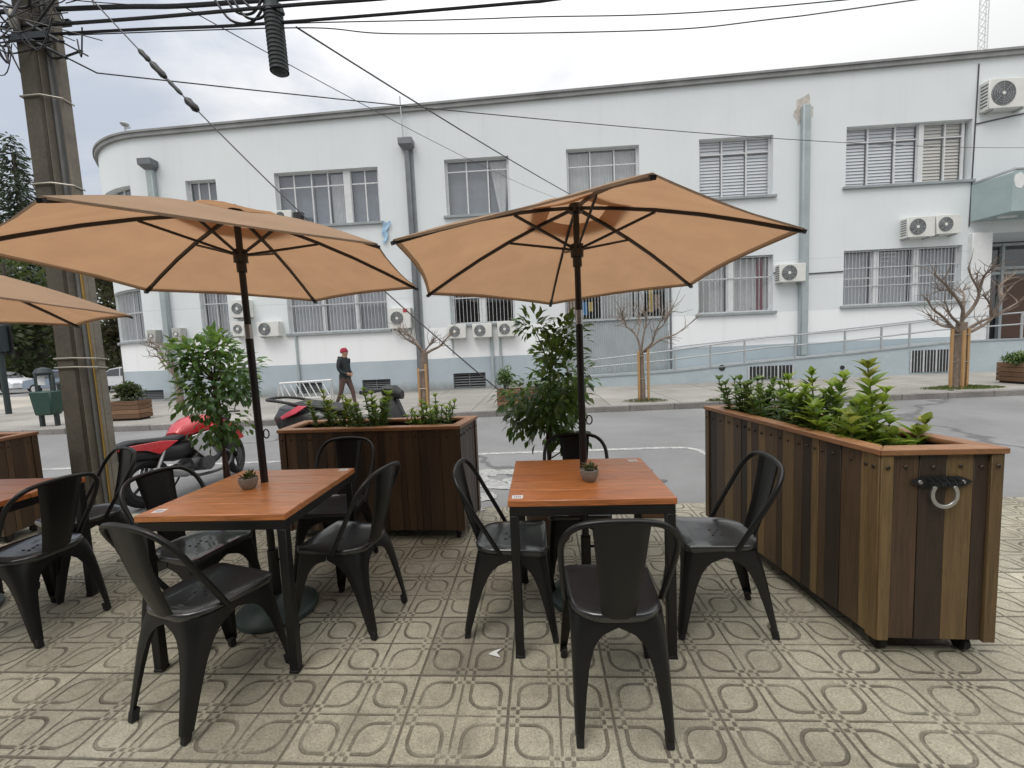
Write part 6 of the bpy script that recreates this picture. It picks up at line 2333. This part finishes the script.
def tree(x, y, H, r0, cz, rx, rz, n, mat, label, seed, L=.5, bark='bark_d', conifer=False):
    r_ = random.Random(seed)
    t = thing('park_tree', label, 'tree', (x, y, -.1), 0, 'trees in the park at the far left')
    b = MB()
    b.tube(spline([(0, 0, 0), (r_.uniform(-.1, .1), 0, H * .35), (r_.uniform(-.3, .3), 0, H * .95)], 4), [r0 * 1.3] + [r0 * (1 - .8 * i / 8) for i in range(8)], 10)
    lf = MB()
    if conifer:
        z = cz - rz
        while z < cz + rz:
            f = (z - cz + rz) / (2 * rz)
            R_ = rx * (1 - f) ** .8 + .15
            m = max(5, int(9 * (1 - f) + 4))
            for k in range(m):
                a = 2 * pi * k / m + z * 1.7 + r_.uniform(-.3, .3)
                Rr = R_ * r_.uniform(.65, 1.1)
                tip_ = Vector((Rr * cos(a), Rr * sin(a), z - .18 * Rr))
                b.tube([(0, 0, z + .1), tip_], [.06, .02], 5)
                for q in range(int(n * Rr / 10)):
                    u = r_.uniform(.15, 1)
                    p = Vector((0, 0, z + .1)).lerp(tip_, u) + rand_dir(r_) * .3 * (.5 + u)
                    lf.leaf(p, Vector((cos(a), sin(a), -.4)) + rand_dir(r_) * .7, rand_dir(r_, 1), L * r_.uniform(.6, 1.2), L * .28, 0, r_.random(), .1)
            z += .75
    else:
        cl = []
        for k in range(34):
            v = rand_dir(r_) * (r_.random() ** .4)
            c = Vector((v.x * rx, v.y * rx, cz + v.z * rz))
            cl.append((c, r_.uniform(.16, .32) * rx, r_.gauss(.45, .2)))
            b.tube(spline([(0, 0, max(H * .3, c.z - rz * .6)), Vector((c.x * .5, c.y * .5, c.z - rz * .2)), c], 3), [r0 * .35, r0 * .3, r0 * .25, r0 * .2, r0 * .15, r0 * .1, r0 * .06], 5)
        for c, rc, tone in cl:
            for q in range(n // 34):
                d = rand_dir(r_)
                p = c + d * rc * r_.random() ** .45
                lf.leaf(p, d + rand_dir(r_) * .8, rand_dir(r_, .8), L * r_.uniform(.6, 1.3), L * .5, 0, min(1, max(0, tone + r_.gauss(0, .18))), .1)
    b.build('trunk', M[bark], t)
    lf.build('crown', mat, t)


tree(-51, 40, 24, .45, 14.5, 5.5, 10.5, 260, M['conifer'], 'tall dark conifer in the park rising behind the left umbrella', 1, .55, conifer=True)
tree(-31.2, 38, 19.5, .45, 12.5, 3.0, 7.0, 220, M['conifer'], 'dark conifer showing between the utility pole and the building', 2, .5, conifer=True)
tree(-20.6, 20.0, 8.2, .36, 6.4, 2.6, 1.9, 5000, M['far_leaf_b'], 'thick trunked tree just left of the rounded corner of the building', 3, .22)
tree(-44, 33, 11, .35, 6.2, 5.0, 5.0, 5200, M['far_leaf'], 'broad dark green park tree at the far left edge', 4, .5)
tree(-36, 36, 11, .35, 6.4, 4.6, 5.2, 5200, M['far_leaf_b'], 'brownish park tree behind the parked cars', 5, .5)
tree(-29, 33, 10, .3, 6.0, 3.6, 4.6, 4200, M['far_leaf'], 'green park tree close to the left of the utility pole', 6, .5)
tree(-62, 44, 15, .4, 8, 7, 6.5, 5000, M['far_leaf_b'], 'brownish park tree farthest left under the conifer', 7, .7)
tree(-25.0, 40, 10, .3, 5.4, 3.6, 4.6, 3600, M['far_leaf'], 'green park tree beyond the thick trunked tree', 8, .5)
r_ = random.Random(5)
b = MB()
for _ in range(9000):
    x = r_.uniform(-95, -20); y = r_.uniform(44, 50)
    z = r_.random() ** 1.3 * (5.5 + 2 * noise.noise(Vector((x * .15, 0, 0))))
    b.leaf(Vector((x, y, z)), rand_dir(r_), rand_dir(r_), r_.uniform(.5, 1.0), .4, 0, min(1, max(0, r_.gauss(.4, .25))), .1)
o = b.build('distant_trees', M['far_leaf'])
o['kind'] = 'stuff'; o['label'] = 'dark mass of far trees along the park behind the cars'; o['category'] = 'trees'

# ------------------------------------------------------------------ litter
p = atZ(495, 655, 0)
b = MB(); b.prism([(-.03, .0, .004), (.0, .022, .006), (.03, .026, .012), (.008, .006, .006), (.028, -.02, .004), (.0, -.012, .004)], (0, 0, .0015)); tag(b.build('paper_scrap', M['sticker'], loc=p), 'tiny white paper scrap on the paving left of the front chair', 'litter')
